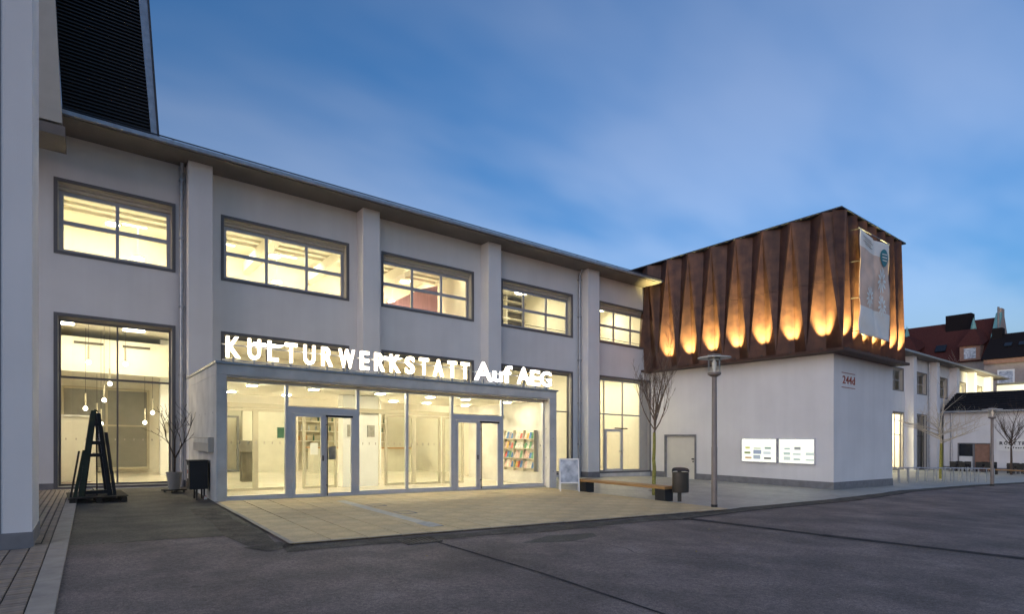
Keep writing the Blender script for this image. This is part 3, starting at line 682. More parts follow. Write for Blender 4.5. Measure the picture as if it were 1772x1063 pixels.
# folded cladding
ZB, ZS, ZT = 5.74, 8.66, 11.58
OUT, IN = XB - .62, XB - .24
def panel(pts, nrm, name='cladding_panel'):
    c = sum((Vector(p) for p in pts), Vector()) / len(pts)
    q = [Vector(p) + (c - Vector(p)).normalized() * .012 for p in pts]
    part(name, MB().prism([tuple(p) for p in q], tuple(Vector(nrm) * -.03)), 'corten', clad)
clad = part('cladding', MB().box(IN + .06, XB + .3, YB - .2, 21.4, ZB + .1, ZT - .05).box(XB + .301, XE - .25, YB - .2, YB + .3, ZB + .1, ZT - .05), 'cortendark', bx)
SEAM = MB()
def folds(f, ridges, valleys, nrm):
    """f(u, depth 0 out .. 1 in, z).  ridge line: in at the foot, out at the head; valley line: the reverse"""
    for r in ridges:
        for v in [v for v in valleys if abs(v - r) < 1.2 and not any(min(r, v) < q < max(r, v) for q in list(ridges) + list(valleys))]:
            t = (ZS - ZB) / (ZT - ZB)
            rb, rt, vb, vt = f(r, 1, ZB), f(r, 0, ZT), f(v, 0, ZB), f(v, 1, ZT)
            lerp = lambda a, b: tuple(Vector(a).lerp(Vector(b), t))
            rm_, vm_, dm = lerp(rb, rt), lerp(vb, vt), lerp(vb, rt)
            off = Vector(nrm) * -.012; SEAM.tube(Vector(rm_) + off, Vector(dm) + off, .011, n=6).tube(Vector(dm) + off, Vector(vm_) + off, .011, n=6)
            panel([rb, vb, dm, rm_], nrm); panel([rm_, dm, rt], nrm)
            panel([vb, vm_, dm], nrm); panel([dm, vm_, vt, rt], nrm)
RL = [11.31 + 1.345 * k for k in range(8)]; VL = [OUT * 0 + 10.50] + [11.31 + 1.345 * (k + .5) for k in range(8)]
folds(lambda u, dd, z: (OUT + (IN - OUT) * dd, u, z), RL, VL, (-1, 0, 0))
OY, IY = YB - .62, YB - .24
RR = [25.4 + .985 * k for k in range(7)]; VR = [24.98] + [25.4 + .985 * (k + .5) for k in range(7)]
folds(lambda u, dd, z: (u, OY + (IY - OY) * dd, z), RR, VR, (0, -1, 0))
part('seam_rail', SEAM, 'cortendark', clad)
part('base_ledge', MB().box(OUT - .11, XB + .05, OY - .11, 21.4, 5.62, 5.735).box(XB + .051, XE + .02, OY - .11, YB + .05, 5.62, 5.735), 'cortendark', clad)
part('roof_cap', MB().box(OUT + .05, XE + .03, OY + .05, 30, ZT + .012, ZT + .07), 'roofdark', bx)
part('side_cladding', MB().box(XE - .2, XE, YB - .2, 30, ZB, ZT - .01), 'corten', bx)
part('rear_mass', MB().box(XB + .31, XE - .31, YB + .31, 29.9, 5.0, ZT - .06), 'cortendark', bx)
def uplight(x, y, nx, ny, label, group):
    t = bthing('uplight', label, 'lamp', x, y, 5.735, group)
    part('housing', MB().lathe(0, 0, [(.001, 0), (.05, 0), (.05, .05), (.035, .05)], 12), 'blackmetal', t, world=False)
    part('lens', MB().lathe(0, 0, [(.035, .045), (.001, .047)], 12), 'uplens', t, world=False)
    ld = bpy.data.lights.new('uplight_beam', 'SPOT'); ld.energy = UP; ld.color = (1, .80, .30); ld.spot_size = R(52); ld.spot_blend = .9; ld.shadow_soft_size = .03
    lo = link(bpy.data.objects.new('uplight_beam', ld), t); lo.location = (0, 0, .07)
    lo.rotation_euler = Vector((nx * .13, ny * .13, 1)).to_track_quat('-Z', 'Y').to_euler()
UP = 540
for r in RL[:7]: uplight(OUT - .05, r, 1, 0, 'small warm uplight at the foot of a long-side cladding fold', 'uplights along the long side of the box')
for r in RR: uplight(r, OY - .05, 0, 1, 'small warm uplight at the foot of a street-side cladding fold', 'uplights along the street side of the box')
# house number
hn = bthing('house_number', 'dark red house number 244d between two lines on white wall', 'sign', 27, YB, 4.5)
nsl = [(26.45, 26.72), (26.76, 27.04), (27.07, 27.35), (27.42, 27.66)]
put_letters(hn, '244d', nsl, 4.40, [.34, .34, .34, .35], YB - .012, 'rednum', .004, .01, name='digit')
for z in (4.22, 4.86): part('rule_line', MB().box(26.36, 27.68, YB - .02, YB - .002, z, z + .022), 'rednum', hn)
# display cases
for i, (a, b) in enumerate(((13.58, 15.38), (11.86, 13.52))):
    t = bthing('display_case', ['backlit white notice case with colour posters, beside the street lamp', 'backlit white notice case with grey print, next to the corner of the box'][i], 'display case', XB - .05, (a + b) / 2, .8)
    part('case_frame', MB().box(XB - .1, XB, a, a + .035, .78, 1.95).box(XB - .1, XB, b - .035, b, .78, 1.95).box(XB - .1, XB, a + .035, b - .035, .78, .82).box(XB - .1, XB, a + .035, b - .035, 1.91, 1.95), 'alu', t)
    part('light_panel', MB().box(XB - .05, XB - .01, a + .035, b - .035, .82, 1.91), M.get('panel') or emit('panel', (1, .98, .88), .11), t)
    part('pane', MB().box(XB - .085, XB - .08, a + .035, b - .035, .82, 1.91), 'glass', t)
    for k in range(9 if i == 0 else 8):
        cc = [(.75, .5, .3), (.35, .4, .2), (.85, .8, .3), (.5, .55, .65), (.4, .45, .6), (.7, .75, .55), (.25, .25, .25), (.8, .85, .9), (.45, .55, .5)][k] if i == 0 else random.choice([(.75, .82, .8), (.6, .7, .68), (.8, .82, .85), (.4, .4, .42)])
        y = b - .32 - (k // 3) * .5 - (.0 if i == 0 else random.uniform(0, .12)); z = .95 + (k % 3) * .24
        part('poster', MB().box(XB - .058, XB - .051, y - random.uniform(.1, .22), y + random.uniform(.1, .2), z, z + random.uniform(.05, .2)), emit('backlit_print', cc, .075), t)
# banner
bn = bthing('banner', 'tall creased white and brown banner with teal disc hung on cladding', 'banner', 27.75, OY - .12, 6.4)
mb = MB(); nu, nv = 28, 44; x0, x1, z0, z1 = 25.95, 29.05, 6.4, 10.82; yb_ = OY - .27
def by(u, v): return yb_ + .025 * math.sin(u * 9 + 3 * math.sin(v * 5)) + .022 * math.sin(v * 21 + u * 6) * (1 - v) + .04 * math.exp(-((u - .5) / .04) ** 2) + .016 * math.sin((u + v) * 17) * (.3 + abs(v - .5))
def bz(u, v): return z0 + (z1 - z0) * v - .12 * math.sin(math.pi * u) * (v > .5) * (v - .5) * 2
for j in range(nv + 1):
    for i in range(nu + 1): mb.v.append((x0 + (x1 - x0) * i / nu, by(i / nu, j / nv), bz(i / nu, j / nv)))
for j in range(nv):
    for i in range(nu): k = j * (nu + 1) + i; mb.f.append((k, k + 1, k + nu + 2, k + nu + 1))
cl = part('cloth', mb, 'paper', bn, smooth=True)
cl.data.materials.append(M['print'])
for k, p in enumerate(cl.data.polygons):
    if nv * .27 < k // nu < nv * .82: p.material_index = 1
so = cl.modifiers.new('thickness', 'SOLIDIFY'); so.thickness = .006
def decal(name, cu, cv, shape, m, off=.008):
    mb = MB(); pts = [(cu + a / (x1 - x0), cv + b / (z1 - z0)) for a, b in shape]
    c = (cu, cv); n = len(pts)
    P = lambda q: (x0 + (x1 - x0) * q[0], by(*q) - off, bz(*q))
    for i in range(n):
        a, b = pts[i], pts[(i + 1) % n]; mid = lambda s, t: (s[0] + (t[0] - s[0]) * .5, s[1] + (t[1] - s[1]) * .5)
        ma, mb2 = mid(c, a), mid(c, b)
        mb.quad(P(c), P(ma), P(mb2)); mb.quad(P(ma), P(a), P(b), P(mb2))
    return part(name, mb, m, bn)
disc = [(.37 * math.cos(i * .196), .40 * math.sin(i * .196)) for i in range(32)]
decal('emblem_disc', .78, .84, disc, 'teal', .03)
for k in range(3): decal('emblem_line', .78, .875 - k * .032, [(-.22, -.022), (.22, -.022), (.22, .022), (-.22, .022)], 'paper', .05)
for cu, cv, s in ((.72, .60, .62), (.30, .38, .48), (.72, .34, .52)):
    for k in range(11):
        a = k * 2 * math.pi / 11; sh_ = []
        for rr, ww in ((.15, 0), (.5, .13), (.9, .1), (1, 0), (.9, -.1), (.5, -.13)):
            sh_.append(((rr * math.cos(a) - ww * math.sin(a)) * s * .75, (rr * math.sin(a) + ww * math.cos(a)) * s))
        ccx = sum(p[0] for p in sh_) / 6; ccy = sum(p[1] for p in sh_) / 6
        decal('petal', cu + ccx / (x1 - x0), cv + ccy / (z1 - z0), [(p[0] - ccx, p[1] - ccy) for p in sh_], 'flower', .022)
for k in range(4): decal('print_line', .22 + .05 * (k % 2), .95 - k * .022, [(-.45, -.012), (.45, -.012), (.45, .012), (-.45, .012)], 'notice', .02)
for z in (10.8, 9.45, 7.9, 6.5):
    part('banner_rod', MB().tube((25.85, OY - .24, z), (26.0, OY - .26, z), .014, n=6).tube((25.8, OY + .1, z), (25.85, OY - .24, z), .014, n=6), 'blackmetal', bn)
part('banner_rod', MB().tube((25.85, OY - .27, 10.84), (29.08, OY - .27, 10.84), .02, n=6), 'zinc', bn)

# ------------------------------------------------------------------ rear wing beyond the box
wg = bthing('rear_wing', 'far white wing with pilasters and mostly dark windows behind the box', 'building', 60, Y0, -.6)
WW = [(54.5, 58.9), (60.3, 63.4), (66.75, 69.7), (73.26, 76.05), (79.64, 82.45), (86.3, 88.85)]
gh = [(35, 39.4, -.4, 5.0), (41.5, 45.9, -.4, 5.0), (48, 52.4, -.5, 5.0), (60.3, 63.4, -.6, 5.0), (66.75, 69.7, -.8, 5.0), (73.26, 76.05, -.9, 5.0)]
wm = MB(); wall_grid(wm, 32.1, 92, -2.5, 10.7, [(a, b, 7.0, 9.27) for a, b in WW[1:]] + gh, Y0, Y0 + .4, FXZ); part('wall', wm, 'plaster', wg)
for a in (57.6, 63.85, 70.35, 76.7, 82.95, 89.65): part('pilaster', MB().box(a, a + .85, Y0 - .7, Y0 + .01, -2.5, 10.5), 'plaster', wg)
rf = part('roof', MB().box(32.1, 95, Y0 - 1.2, Y0 + .4, 10.5, 10.6).prism([(32.1, Y0 - 1.2, 10.602), (32.1, 31, 12.2), (32.1, 31, 12), (32.1, Y0 + .1, 10.602)], (62, 0, 0)), 'soffit', wg)
part('gutter', MB().box(32.1, 95.1, Y0 - 1.34, Y0 - 1.202, 10.53, 10.68), 'zinc', rf)
part('downpipe', MB().tube((69.95, Y0 - .15, -2), (69.95, Y0 - .15, 10.4), .08, n=10), 'zinc', wg, smooth=True)
for i, (a, b) in enumerate(WW[1:]):
    window(wg, a, b, 7.0, 9.27, 2, [0, .5, 1], head=.1)
for a, b, z0_, z1_ in gh: window(wg, a, b, z0_, z1_, 2, [0, .62, 1], head=.06, set_back=.2, frame='trim')
part('interior_floor', MB().box(32.5, 91, Y0 + .4, 26.6, -1.1, -.7), 'ifloor', wg)
part('interior_floor', MB().box(32.5, 91, Y0 + .41, 26.6, 5.5, 6.1), 'iceil', wg); part('ceiling', MB().box(55, 91, Y0 + .41, 26.6, 10.0, 10.2), 'iceil', wg)
part('back_wall', MB().box(32.5, 91, 26.61, 26.9, -1.1, 10.2), 'iwall', wg)
for x in (59, 65, 90.5): part('partition', MB().box(x, x + .25, Y0 + .42, 26.6, -.69, 5.49), 'iwall', wg)
for x in (77.5, 90.5): part('partition', MB().box(x, x + .25, Y0 + .42, 26.6, 6.11, 9.99), 'iwall', wg)
for x, z, lab in ((36, 5.42, 'square ceiling luminaire in the wing room just behind the box'), (42.5, 5.42, 'square ceiling luminaire in the wing room level with bicycle racks'), (49, 5.42, 'square ceiling luminaire in the third ground floor room of wing'), (61.9, 5.42, 'square ceiling luminaire in the far wing ground floor room'), (81, 9.9, 'square ceiling luminaire in the first lit upper room of far wing'), (87, 9.9, 'square ceiling luminaire in the last lit upper room of far wing')):
    for dy_ in (23.4,): ceiling_lamp(x, dy_, z, 1.3 if z < 6 else .5, lab, None, True)

# ------------------------------------------------------------------ neighbouring building at the left
nb = bthing('neighbour_building', 'pale plaster pillar of the neighbouring building beside the brick paving', 'building', -2, 10.6)
part('wall', MB().box(-8, -.67, 10.6, 11.9, .02, 17), 'plaster', nb)
part('plinth_band', MB().box(-8, -.655, 10.585, 11.915, -.3, .235), 'plinth', nb)
part('wall_joint', MB().box(-1.02, -1.005, 10.594, 10.61, .235, 17), 'plinth', nb)
rmn = bthing('roof_monitor', 'black louvred roof monitor rising above the hall eaves', 'roof monitor', .5, 20, 10.5)
def mx_(z, l, h): return l + (h - l) * (z - 10.5) / 4.0
ZM = 18.0
part('monitor_wall', MB().prism([(-.62, 20.05, 10.5), (1.46, 20.05, 10.5), (mx_(ZM, 1.46, 1.14), 20.05, ZM), (mx_(ZM, -.62, -.82), 20.05, ZM)], (0, 3, 0)), 'black', rmn)
part('edge_flashing', MB().prism([(1.465, 19.95, 10.5), (1.62, 19.95, 10.5), (mx_(ZM, 1.62, 1.36), 19.95, ZM), (mx_(ZM, 1.465, 1.145), 19.95, ZM)], (0, 3.2, 0)), 'zinc', rmn)
part('edge_flashing', MB().prism([(1.625, 19.9, 10.5), (1.67, 19.9, 10.5), (mx_(ZM, 1.67, 1.41), 19.9, ZM), (mx_(ZM, 1.625, 1.365), 19.9, ZM)], (0, 3.2, 0)), 'roofdark', rmn)
z = 10.55
while z < 16.2:
    part('louvre_slat', MB().prism([(mx_(z, -.6, -.8), 20.04, z), (mx_(z, -.6, -.8), 19.97, z - .005), (mx_(z, -.6, -.8), 19.975, z + .035), (mx_(z, -.6, -.8), 20.04, z + .06)], (2.04, 0, 0)), 'black', rmn)
    z += .105
gb = bthing('gable_trim', 'broad beige leaning gable board beside the black louvred monitor', 'gable', -1.5, 19.0, 9.6)
part('board', MB().prism([(-4, 19.0, 9.8), (-.6, 19.0, 9.85), (mx_(18, -.62, -.80), 19.0, 18), (-4, 19.0, 18)], (0, .9, 0)), 'reveal', gb)
part('board_end', MB().box(-4, -.54, 19.02, 20.2, 9.52, 9.79), 'soffit', gb)

# ------------------------------------------------------------------ street furniture
def lamp_post(x, y, label):
    t = thing('street_lamp', label, 'street lamp', (x, y, gz(x)), 0, None)
    part('post', MB().lathe(0, 0, [(.075, .0), (.075, 1.6), (.068, 1.62), (.062, 3.48)], 18), 'post', t, world=False, smooth=True)
    part('base_collar', MB().lathe(0, 0, [(.082, .0), (.082, .1), (.074, .1)], 18), 'black', t, world=False)
    part('lantern_base', MB().lathe(0, 0, [(.06, 3.46), (.13, 3.5), (.17, 3.53), (.17, 3.58), (.02, 3.58)], 20), 'post', t, world=False)
    part('lantern_glass', MB().lathe(0, 0, [(.165, 3.58), (.165, 4.03)], 24), 'lampglass', t, world=False, smooth=True)
    part('bulb', MB().lathe(0, 0, [(.02, 3.58), (.03, 3.66), (.055, 3.72), (.06, 3.84), (.03, 3.9), (.001, 3.92)], 12), 'paper', t, world=False, smooth=True)
    for k in range(3): a = k * 2.1 + .5; part('rod', MB().tube((.15 * math.cos(a), .15 * math.sin(a), 3.58), (.15 * math.cos(a), .15 * math.sin(a), 4.03), .012, n=6), 'zinc', t, world=False)
    part('reflector_disc', MB().lathe(0, 0, [(.172, 3.97), (.42, 3.955), (.425, 3.965), (.42, 3.975), (.172, 3.99)], 32), 'white', t, world=False)
    part('lantern_cap', MB().lathe(0, 0, [(.17, 4.03), (.17, 4.05), (.001, 4.07)], 24), 'post', t, world=False)
lamp_post(13.17, 8.7, 'tall grey street lamp with round disc beside the waste bin'); lamp_post(37.3, 8.45, 'tall grey street lamp with round disc beside the bicycle racks')
# bin
t = thing('waste_bin', 'dark oval waste bin on a short post beside the wooden bench', 'bin', (13.7, 10.18, gz(13.7)), R(-35))
part('post', MB().box(-.05, .05, .0, .06, 0, .95), 'bin', t, world=False)
body = MB(); n_ = 24
for z, s in ((.28, .96), (.30, 1), (.86, 1)):
    for i in range(n_): a = 2 * math.pi * i / n_; body.v.append((.24 * s * math.cos(a), -.06 + .17 * s * math.sin(a), z))
for j in range(2):
    for i in range(n_): i2 = (i + 1) % n_; body.f.append((j * n_ + i, j * n_ + i2, (j + 1) * n_ + i2, (j + 1) * n_ + i))
body.f.append(tuple(reversed(range(n_))))
part('body', body, 'bin', t, world=False, smooth=True)
hood = MB()
for z, k in ((.86, 1), (.93, 1), (.965, .9)):
    for i in range(n_): a = 2 * math.pi * i / n_; hood.v.append((.25 * k * math.cos(a), -.06 + .18 * k * math.sin(a), z + .03 * math.sin(a)))
for j in range(2):
    for i in range(n_):
        i2 = (i + 1) % n_
        if j == 0 and math.sin(2 * math.pi * (i + .5) / n_) < -.2 : continue
        hood.f.append((j * n_ + i, j * n_ + i2, (j + 1) * n_ + i2, (j + 1) * n_ + i))
hood.f.append(tuple(2 * n_ + i for i in range(n_)))
part('hood', hood, 'black', t, world=False)
part('liner', MB().lathe(0, -.06, [(.001, .8), (.15, .8)], 16), 'black', t, world=False)
# bench
t = thing('bench', 'long wooden bench on black block feet before the young tree', 'bench', (13.45, 12.1, gz(13.45)), 0)
for y in (-1.73, 1.5): part('foot', MB().box(-.19, .19, y, y + .36, 0, .36), 'black', t, world=False, bevel=.008)
for i in range(3): part('seat_plank', MB().box(-.215 + i * .146, -.075 + i * .146, -1.74, 1.9, .361, .44), 'woodbench', t, world=False, bevel=.008)
# A-board
t = thing('a_board_sign', 'white framed folding pavement sign with bluish poster by the pavilion corner', 'sign', (13.0, 14.15, gz(13)), R(-38))
for s in (-1, 1):
    Fm = lambda u, z, d=0: (u, s * (.34 - .30 * z / 1.12) + s * d, z)
    bd = MB()
    for a, b in ((-.33, -.29), (.29, .33)): bd.prism([Fm(a, 0), Fm(b, 0), Fm(b, 1.12), Fm(a, 1.12)], (0, s * .025, 0))
    for a, b in ((1.08, 1.12), (.30, .34)): bd.prism([Fm(-.29, a), Fm(.29, a), Fm(.29, b), Fm(-.29, b)], (0, s * .025, 0))
    fr = part('frame', bd, 'white', t, world=False)
    part('poster' if s < 0 else 'back_board', MB().prism([Fm(-.29, .34), Fm(.29, .34), Fm(.29, 1.08), Fm(-.29, 1.08)], (0, s * .012, 0)), 'poster' if s < 0 else 'plinth', fr, world=False)
# bicycle racks
for i in range(13):
    f = i / 12; x = 33.6 + 9.4 * f; y = 12.3 - 2.2 * f
    t = thing('bicycle_rack', 'slim steel hoop of the bicycle rack row on lit paving', 'bicycle rack', (x, y, gz(x)), R(14), 'bicycle rack hoops beyond the box')
    part('hoop', MB().tube((0, -.45, 0), (0, -.45, .8), .028, n=8).tube((0, -.45, .8), (0, .45, .8), .028, n=8).tube((0, .45, 0), (0, .45, .8), .028, n=8), 'zinc', t, world=False)
    for yy in (-.45, .45): part('foot_plate', MB().box(-.05, .05, yy - .05, yy + .05, 0, .012), 'zinc', t, world=False)
# letterboxes on the pavilion side
t = bthing('letterbox_unit', 'long beige letterbox unit fixed to the concrete side wall', 'letterbox', PX0 - .1, 17.2, 1.2)
part('case', MB().box(PX0 - .13, PX0 - .001, 15.95, 18.5, 1.24, 1.62), 'reveal', t, bevel=.006)
for i in range(5): y = 16.0 + i * .5; part('flap', MB().box(PX0 - .142, PX0 - .131, y, y + .46, 1.47, 1.58), 'doorwhite', t)
# grey cabinet
t = thing('utility_cabinet', 'dark grey box on two thin legs against the concrete side wall', 'cabinet', (2.24, 16.7, gz(2.2)), 0)
part('body', MB().box(-.22, .2, -.28, .28, .28, 1.0), 'black', t, world=False, bevel=.006); part('cover', MB().box(-.24, .21, -.3, .3, 1.002, 1.03), 'blackmetal', t, world=False)
for x, y in ((-.05, -.22), (.12, -.22), (-.05, .2), (.12, .2)): part('leg', MB().box(x - .02, x + .02, y - .02, y + .02, 0, .279), 'black', t, world=False)
part('sticker', MB().box(-.223, -.2205, -.05, .12, .55, .9), 'paper', t, world=False); part('red_sticker', MB().box(-.2255, -.2235, -.02, .08, .68, .78), 'redbit', t, world=False)
t = thing('chain_bundle', 'small red and white chain lying at the cabinet legs', 'chain', (2.36, 16.33, gz(2.3) + .005))
for k in range(9): part('link', MB().tube((.03 * math.sin(k * 1.3), -.02 * k + .05, .03 + .012 * k * (k % 2)), (.03 * math.sin(k * 1.3 + 1.3), -.02 * k + .03, .03 + .01 * k), .014, n=6), 'redbit' if k % 2 else 'paper', t, world=False)
# pallet with an A-frame rack
t = thing('pallet', 'dark weathered wooden pallet carrying the steel rack', 'pallet', (.12, 17.6, .0), R(3))
for i in range(9): part('slat', MB().box(-.58, .58, -.88 + i * .2, -.72 + i * .2, .125, .148), 'pallet', t, world=False)
for x in (-.5, 0, .5):
    part('bearer', MB().box(x - .05, x + .05, -.88, .88, .10, .124), 'pallet', t, world=False)
    for y in (-.8, 0, .8): part('block', MB().box(x - .06, x + .06, y - .07, y + .07, .0, .099), 'pallet', t, world=False)
t = thing('steel_rack', 'tall black A-shaped steel rack with leaning planks before the window', 'rack', (.1, 17.4, .148), R(3))
for y in (-.35, .55):
    for s, top in ((-1, 2.02), (1, 2.02)):
        part('upright', MB().prism([(s * .27 - .05, y, 0), (s * .27 + .05, y, 0), (s * .04 + .04, y, top), (s * .04 - .04, y, top)], (0, .1, 0)), 'blackmetal', t, world=False)
for z in (.05, .95, 1.25, 1.7):
    part('crossbar', MB().box(-.27 + z * .115, .27 - z * .115, -.345, -.27, z, z + .08), 'blackmetal', t, world=False); part('crossbar', MB().box(-.03, .03, -.25, .55, z + .02, z + .08), 'blackmetal', t, world=False)
part('lifting_eye', MB().tube((0, .1, 2.0), (.0, .1, 2.12), .02, n=8).tube((0, .1, 2.12), (.06, .1, 2.06), .015, n=8), 'blackmetal', t, world=False)
part('centre_rod', MB().tube((.02, -.2, 0), (.0, -.2, 1.95), .015, n=6), 'blackmetal', t, world=False)
for i, (a, b, h, wd) in enumerate(((-.30, -.06, 2.08, .10), (-.42, -.24, 1.12, .07), (-.50, -.34, 1.1, .04), (.36, .18, 1.55, .07))):
    part('leaning_plank', MB().prism([(a - wd / 2, -.42, 0), (a + wd / 2, -.42, 0), (b + wd / 2, -.42, h), (b - wd / 2, -.42, h)], (0, .05, 0)), 'greenplank' if i < 2 else 'blackmetal', t, world=False)
for k in range(10): part('chain_link', MB().tube((.07 + .008 * (k % 2), -.1, 1.3 + k * .075), (.07, -.1, 1.365 + k * .075), .018, n=6), 'zinc', t, world=False)

# ------------------------------------------------------------------ trees
def tree(t, trunk_h, h, r0, limbs, spread, barkT, barkB, seed, droop=0, fine=3, twigs=4, up=.35, lim=1):
    rnd = random.Random(seed); tr = MB(); cr_ = MB()
    p = Vector((0, 0, 0)); pr = r0; segs = 7; pts = [p.copy()]
    for i in range(segs):
        q = Vector((rnd.uniform(-.012, .012), rnd.uniform(-.012, .012), trunk_h * (i + 1) / segs)); r = r0 * (1 - .35 * (i + 1) / segs)
        tr.tube(p, q, pr, r, 9, False); p = q; pr = r; pts.append(q)
    def branch(p, d, ln, r, lvl):
        k = 5 if lvl < 2 else 3; q = p.copy(); dd = d.copy(); st = []
        for i in range(k):
            dd = (dd + Vector((rnd.uniform(-.16, .16), rnd.uniform(-.16, .16), up * .35 - droop * .2 + rnd.uniform(-.08, .1)))).normalized()
            n2 = q + dd * ln / k; r2 = max(.0025, r * (1 - .8 * (i + 1) / k)); r1 = max(.003, r * (1 - .8 * i / k))
            cr_.tube(q, n2, r1, r2, 5 if lvl < 2 else 3, False); st.append((q.copy(), dd.copy(), r1)); q = n2
        if lvl >= fine: return
        for j in range(twigs + (2 if lvl == 0 else 0)):
            s, ds, rs = st[rnd.randrange(1, len(st))]
            a = rnd.uniform(0, 6.28); side = Vector((math.cos(a), math.sin(a), rnd.uniform(.1, .7)))
            branch(s + ds * rnd.uniform(0, ln / k), (ds * .7 + side * .6).normalized(), ln * rnd.uniform(.32, .52), rs * .5, lvl + 1)
    branch(p, Vector((0, 0, 1)), (h - trunk_h) * .98, pr * .8, 0)
    for i in range(limbs):
        a = i * 2.4 + rnd.uniform(-.4, .4); z = rnd.uniform(.0, .42)
        b = p + Vector((0, 0, z * (h - trunk_h) * .5)); d_ = Vector((math.cos(a) * spread, math.sin(a) * spread, 1 - droop)).normalized()
        branch(b, d_, (h - trunk_h) * rnd.uniform(.55, .8) * (1 - z * .4) * lim, pr * .55, 0)
    part('trunk', tr, barkT, t, world=False, smooth=True); part('crown', cr_, barkB, t, world=False)
t = thing('young_tree', 'slender bare young tree with greenish trunk behind the bench', 'tree', (14.71, 11.93, gz(14.71)))
tree(t, 2.05, 4.8, .068, 9, .75, 'greenbark', 'twig', 3, fine=3, twigs=4, up=.7, lim=.85)
t = thing('young_tree', 'bare young tree with pale spreading branches among the bicycle racks', 'tree', (44.2, 12.6, gz(44.2)))
tree(t, 2.3, 6.4, .11, 14, 1.5, 'greenbark', 'palebark', 5, fine=2, twigs=5, up=.18, droop=.4)
t = thing('young_tree', 'bare young tree before the coffee roaster banner', 'tree', (63.5, 13.1, gz(63.5)))
tree(t, 2.3, 6.0, .1, 12, 1.0, 'bark', 'bark', 8, fine=2, twigs=5, up=.4)
t = thing('potted_shrub', 'leafless shrub in a grey pot on a small dolly by the downpipe', 'plant', (1.95, 19.0, gz(2)), .5)
part('pot', MB().lathe(0, 0, [(.001, .1), (.15, .1), (.2, .56), (.215, .56), (.215, .6), (.18, .6), (.17, .53), (.001, .53)], 20), 'pot', t, world=False, smooth=True)
part('dolly', MB().box(-.24, .24, -.22, .22, .06, .095), 'pallet', t, world=False)
for x in (-.18, .18):
    for y in (-.16, .16): part('caster', MB().tube((x - .015, y, .03), (x + .015, y, .03), .03, n=10), 'black', t, world=False)
rs = random.Random(12); sb = MB(); st_ = MB()
st_.tube((0, 0, .5), (.02, 0, 1.0), .03, .024, 8)
def crook(p, d, ln, r, lvl):
    q = Vector(p); dd = Vector(d).normalized()
    for i in range(5):
        dd = (dd + Vector((rs.uniform(-.35, .35), rs.uniform(-.35, .35), rs.uniform(-.15, .3)))).normalized(); n2 = q + dd * ln / 5
        r2 = max(.005, r * .86); sb.tube(q, n2, r, r2, 6, False); r = r2
        if lvl < 2 and i in (1, 2, 3): crook(n2, dd + Vector((rs.uniform(-1, 1), rs.uniform(-1, 1), rs.uniform(-.2, .5))), ln * .5, r * .7, lvl + 1)
        q = n2
for d_ in ((-.5, -.2, 1), (.35, -.3, 1), (.0, .3, 1), (.7, -.1, .6)): crook((.02, 0, .98), d_, 1.3, .02, 0)
part('stem', st_, 'deadwood', t, world=False); part('branches', sb, 'deadwood', t, world=False)

# ------------------------------------------------------------------ far right: roastery, lit wall, houses
XR = 72
rb = thing('roastery_building', 'low blue-white building with dark shingled roof and wide wooden door', 'building', (XR, 14, gz(XR)))
W = lambda n, mb, m, p=rb, **k: part(n, mb, m, p, slope=False, **k)
wm = MB(); wall_grid(wm, 4, 20.3, -2.3, 4.0, [(16.4, 19.1, -2.2, .75)], XR, XR + .3, FYZ); W('wall', wm, 'plaster')
W('plinth_band', MB().box(XR - .03, XR + .1, 4, 16.38, -2.3, -1.7).box(XR - .03, XR + .1, 19.12, 20.3, -2.3, -1.7), 'plinth')
rf = W('roof', MB().prism([(XR - .6, 2, 4.0), (XR + 4.5, 2, 6.2), (XR + 4.5, 2, 4.0)], (0, 18.4, 0)), 'shingle')
for j in range(8): W('shingle_course', MB().box(XR - .5 + j * .6, XR - .1 + j * .6, 2, 20.4, 4.12 + j * .26, 4.2 + j * .26), 'shingle', rf)
W('gutter', MB().box(XR - .75, XR - .605, 2, 20.6, 3.9, 4.05), 'zinc', rf); W('downpipe', MB().tube((XR - .12, 19.6, -2), (XR - .12, 19.6, 3.9), .08, n=8), 'zinc')
dd_ = W('door', MB().box(XR + .1, XR + .16, 16.5, 17.7, -2.1, .66), 'sandstone'); W('door_frame', MB().box(XR - .03, XR + .2, 16.4, 16.49, -2.2, .75).box(XR - .03, XR + .2, 19.01, 19.1, -2.2, .75).box(XR - .03, XR + .2, 16.49, 19.01, .67, .75).box(XR - .03, XR + .2, 17.71, 17.85, -2.2, .66), 'plinth', dd_)
W('side_window', MB().box(XR + .08, XR + .14, 17.87, 18.99, -.6, .65), 'darkroom', dd_); W('side_panel', MB().box(XR + .08, XR + .14, 17.87, 18.99, -2.2, -.62), 'white', dd_)
bn2 = thing('wall_banner', 'white banner with dark lettering RÖSTTR on the low building', 'banner', (XR - .05, 13, .05))
part('cloth', MB().box(XR - .05, XR - .02, 10.0, 15.95, .02, 1.2), 'white', bn2, slope=False)
def side_letters(root, txt, ystart, z, h, wl, gapl):
    y = ystart
    for ch in txt:
        me = text_mesh(ch, .03, .01); xs = [v.co.x for v in me.vertices]; ys = [v.co.y for v in me.vertices]; a, b, c, d2 = min(xs), max(xs), 0, .7
        for v in me.vertices:
            v.co = (XR - .07 - v.co.z - root.location.x, y - (v.co.x - a) / (b - a) * wl - root.location.y, z + v.co.y / .7 * h - root.location.z)
        me.materials.clear(); me.materials.append(M['black']); me.name = 'letter'; link(bpy.data.objects.new('letter', me), root); y -= wl + gapl
side_letters(bn2, 'RÖSTTR', 15.72, .62, .30, .26, .08)
side_letters(bn2, 'Kaffeerö', 15.3, .26, .17, .12, .07)
lw = thing('floodlit_building', 'pale building with a flat dark coping, floodlit warm above roastery roof', 'building', (93, 15, gz(93)))
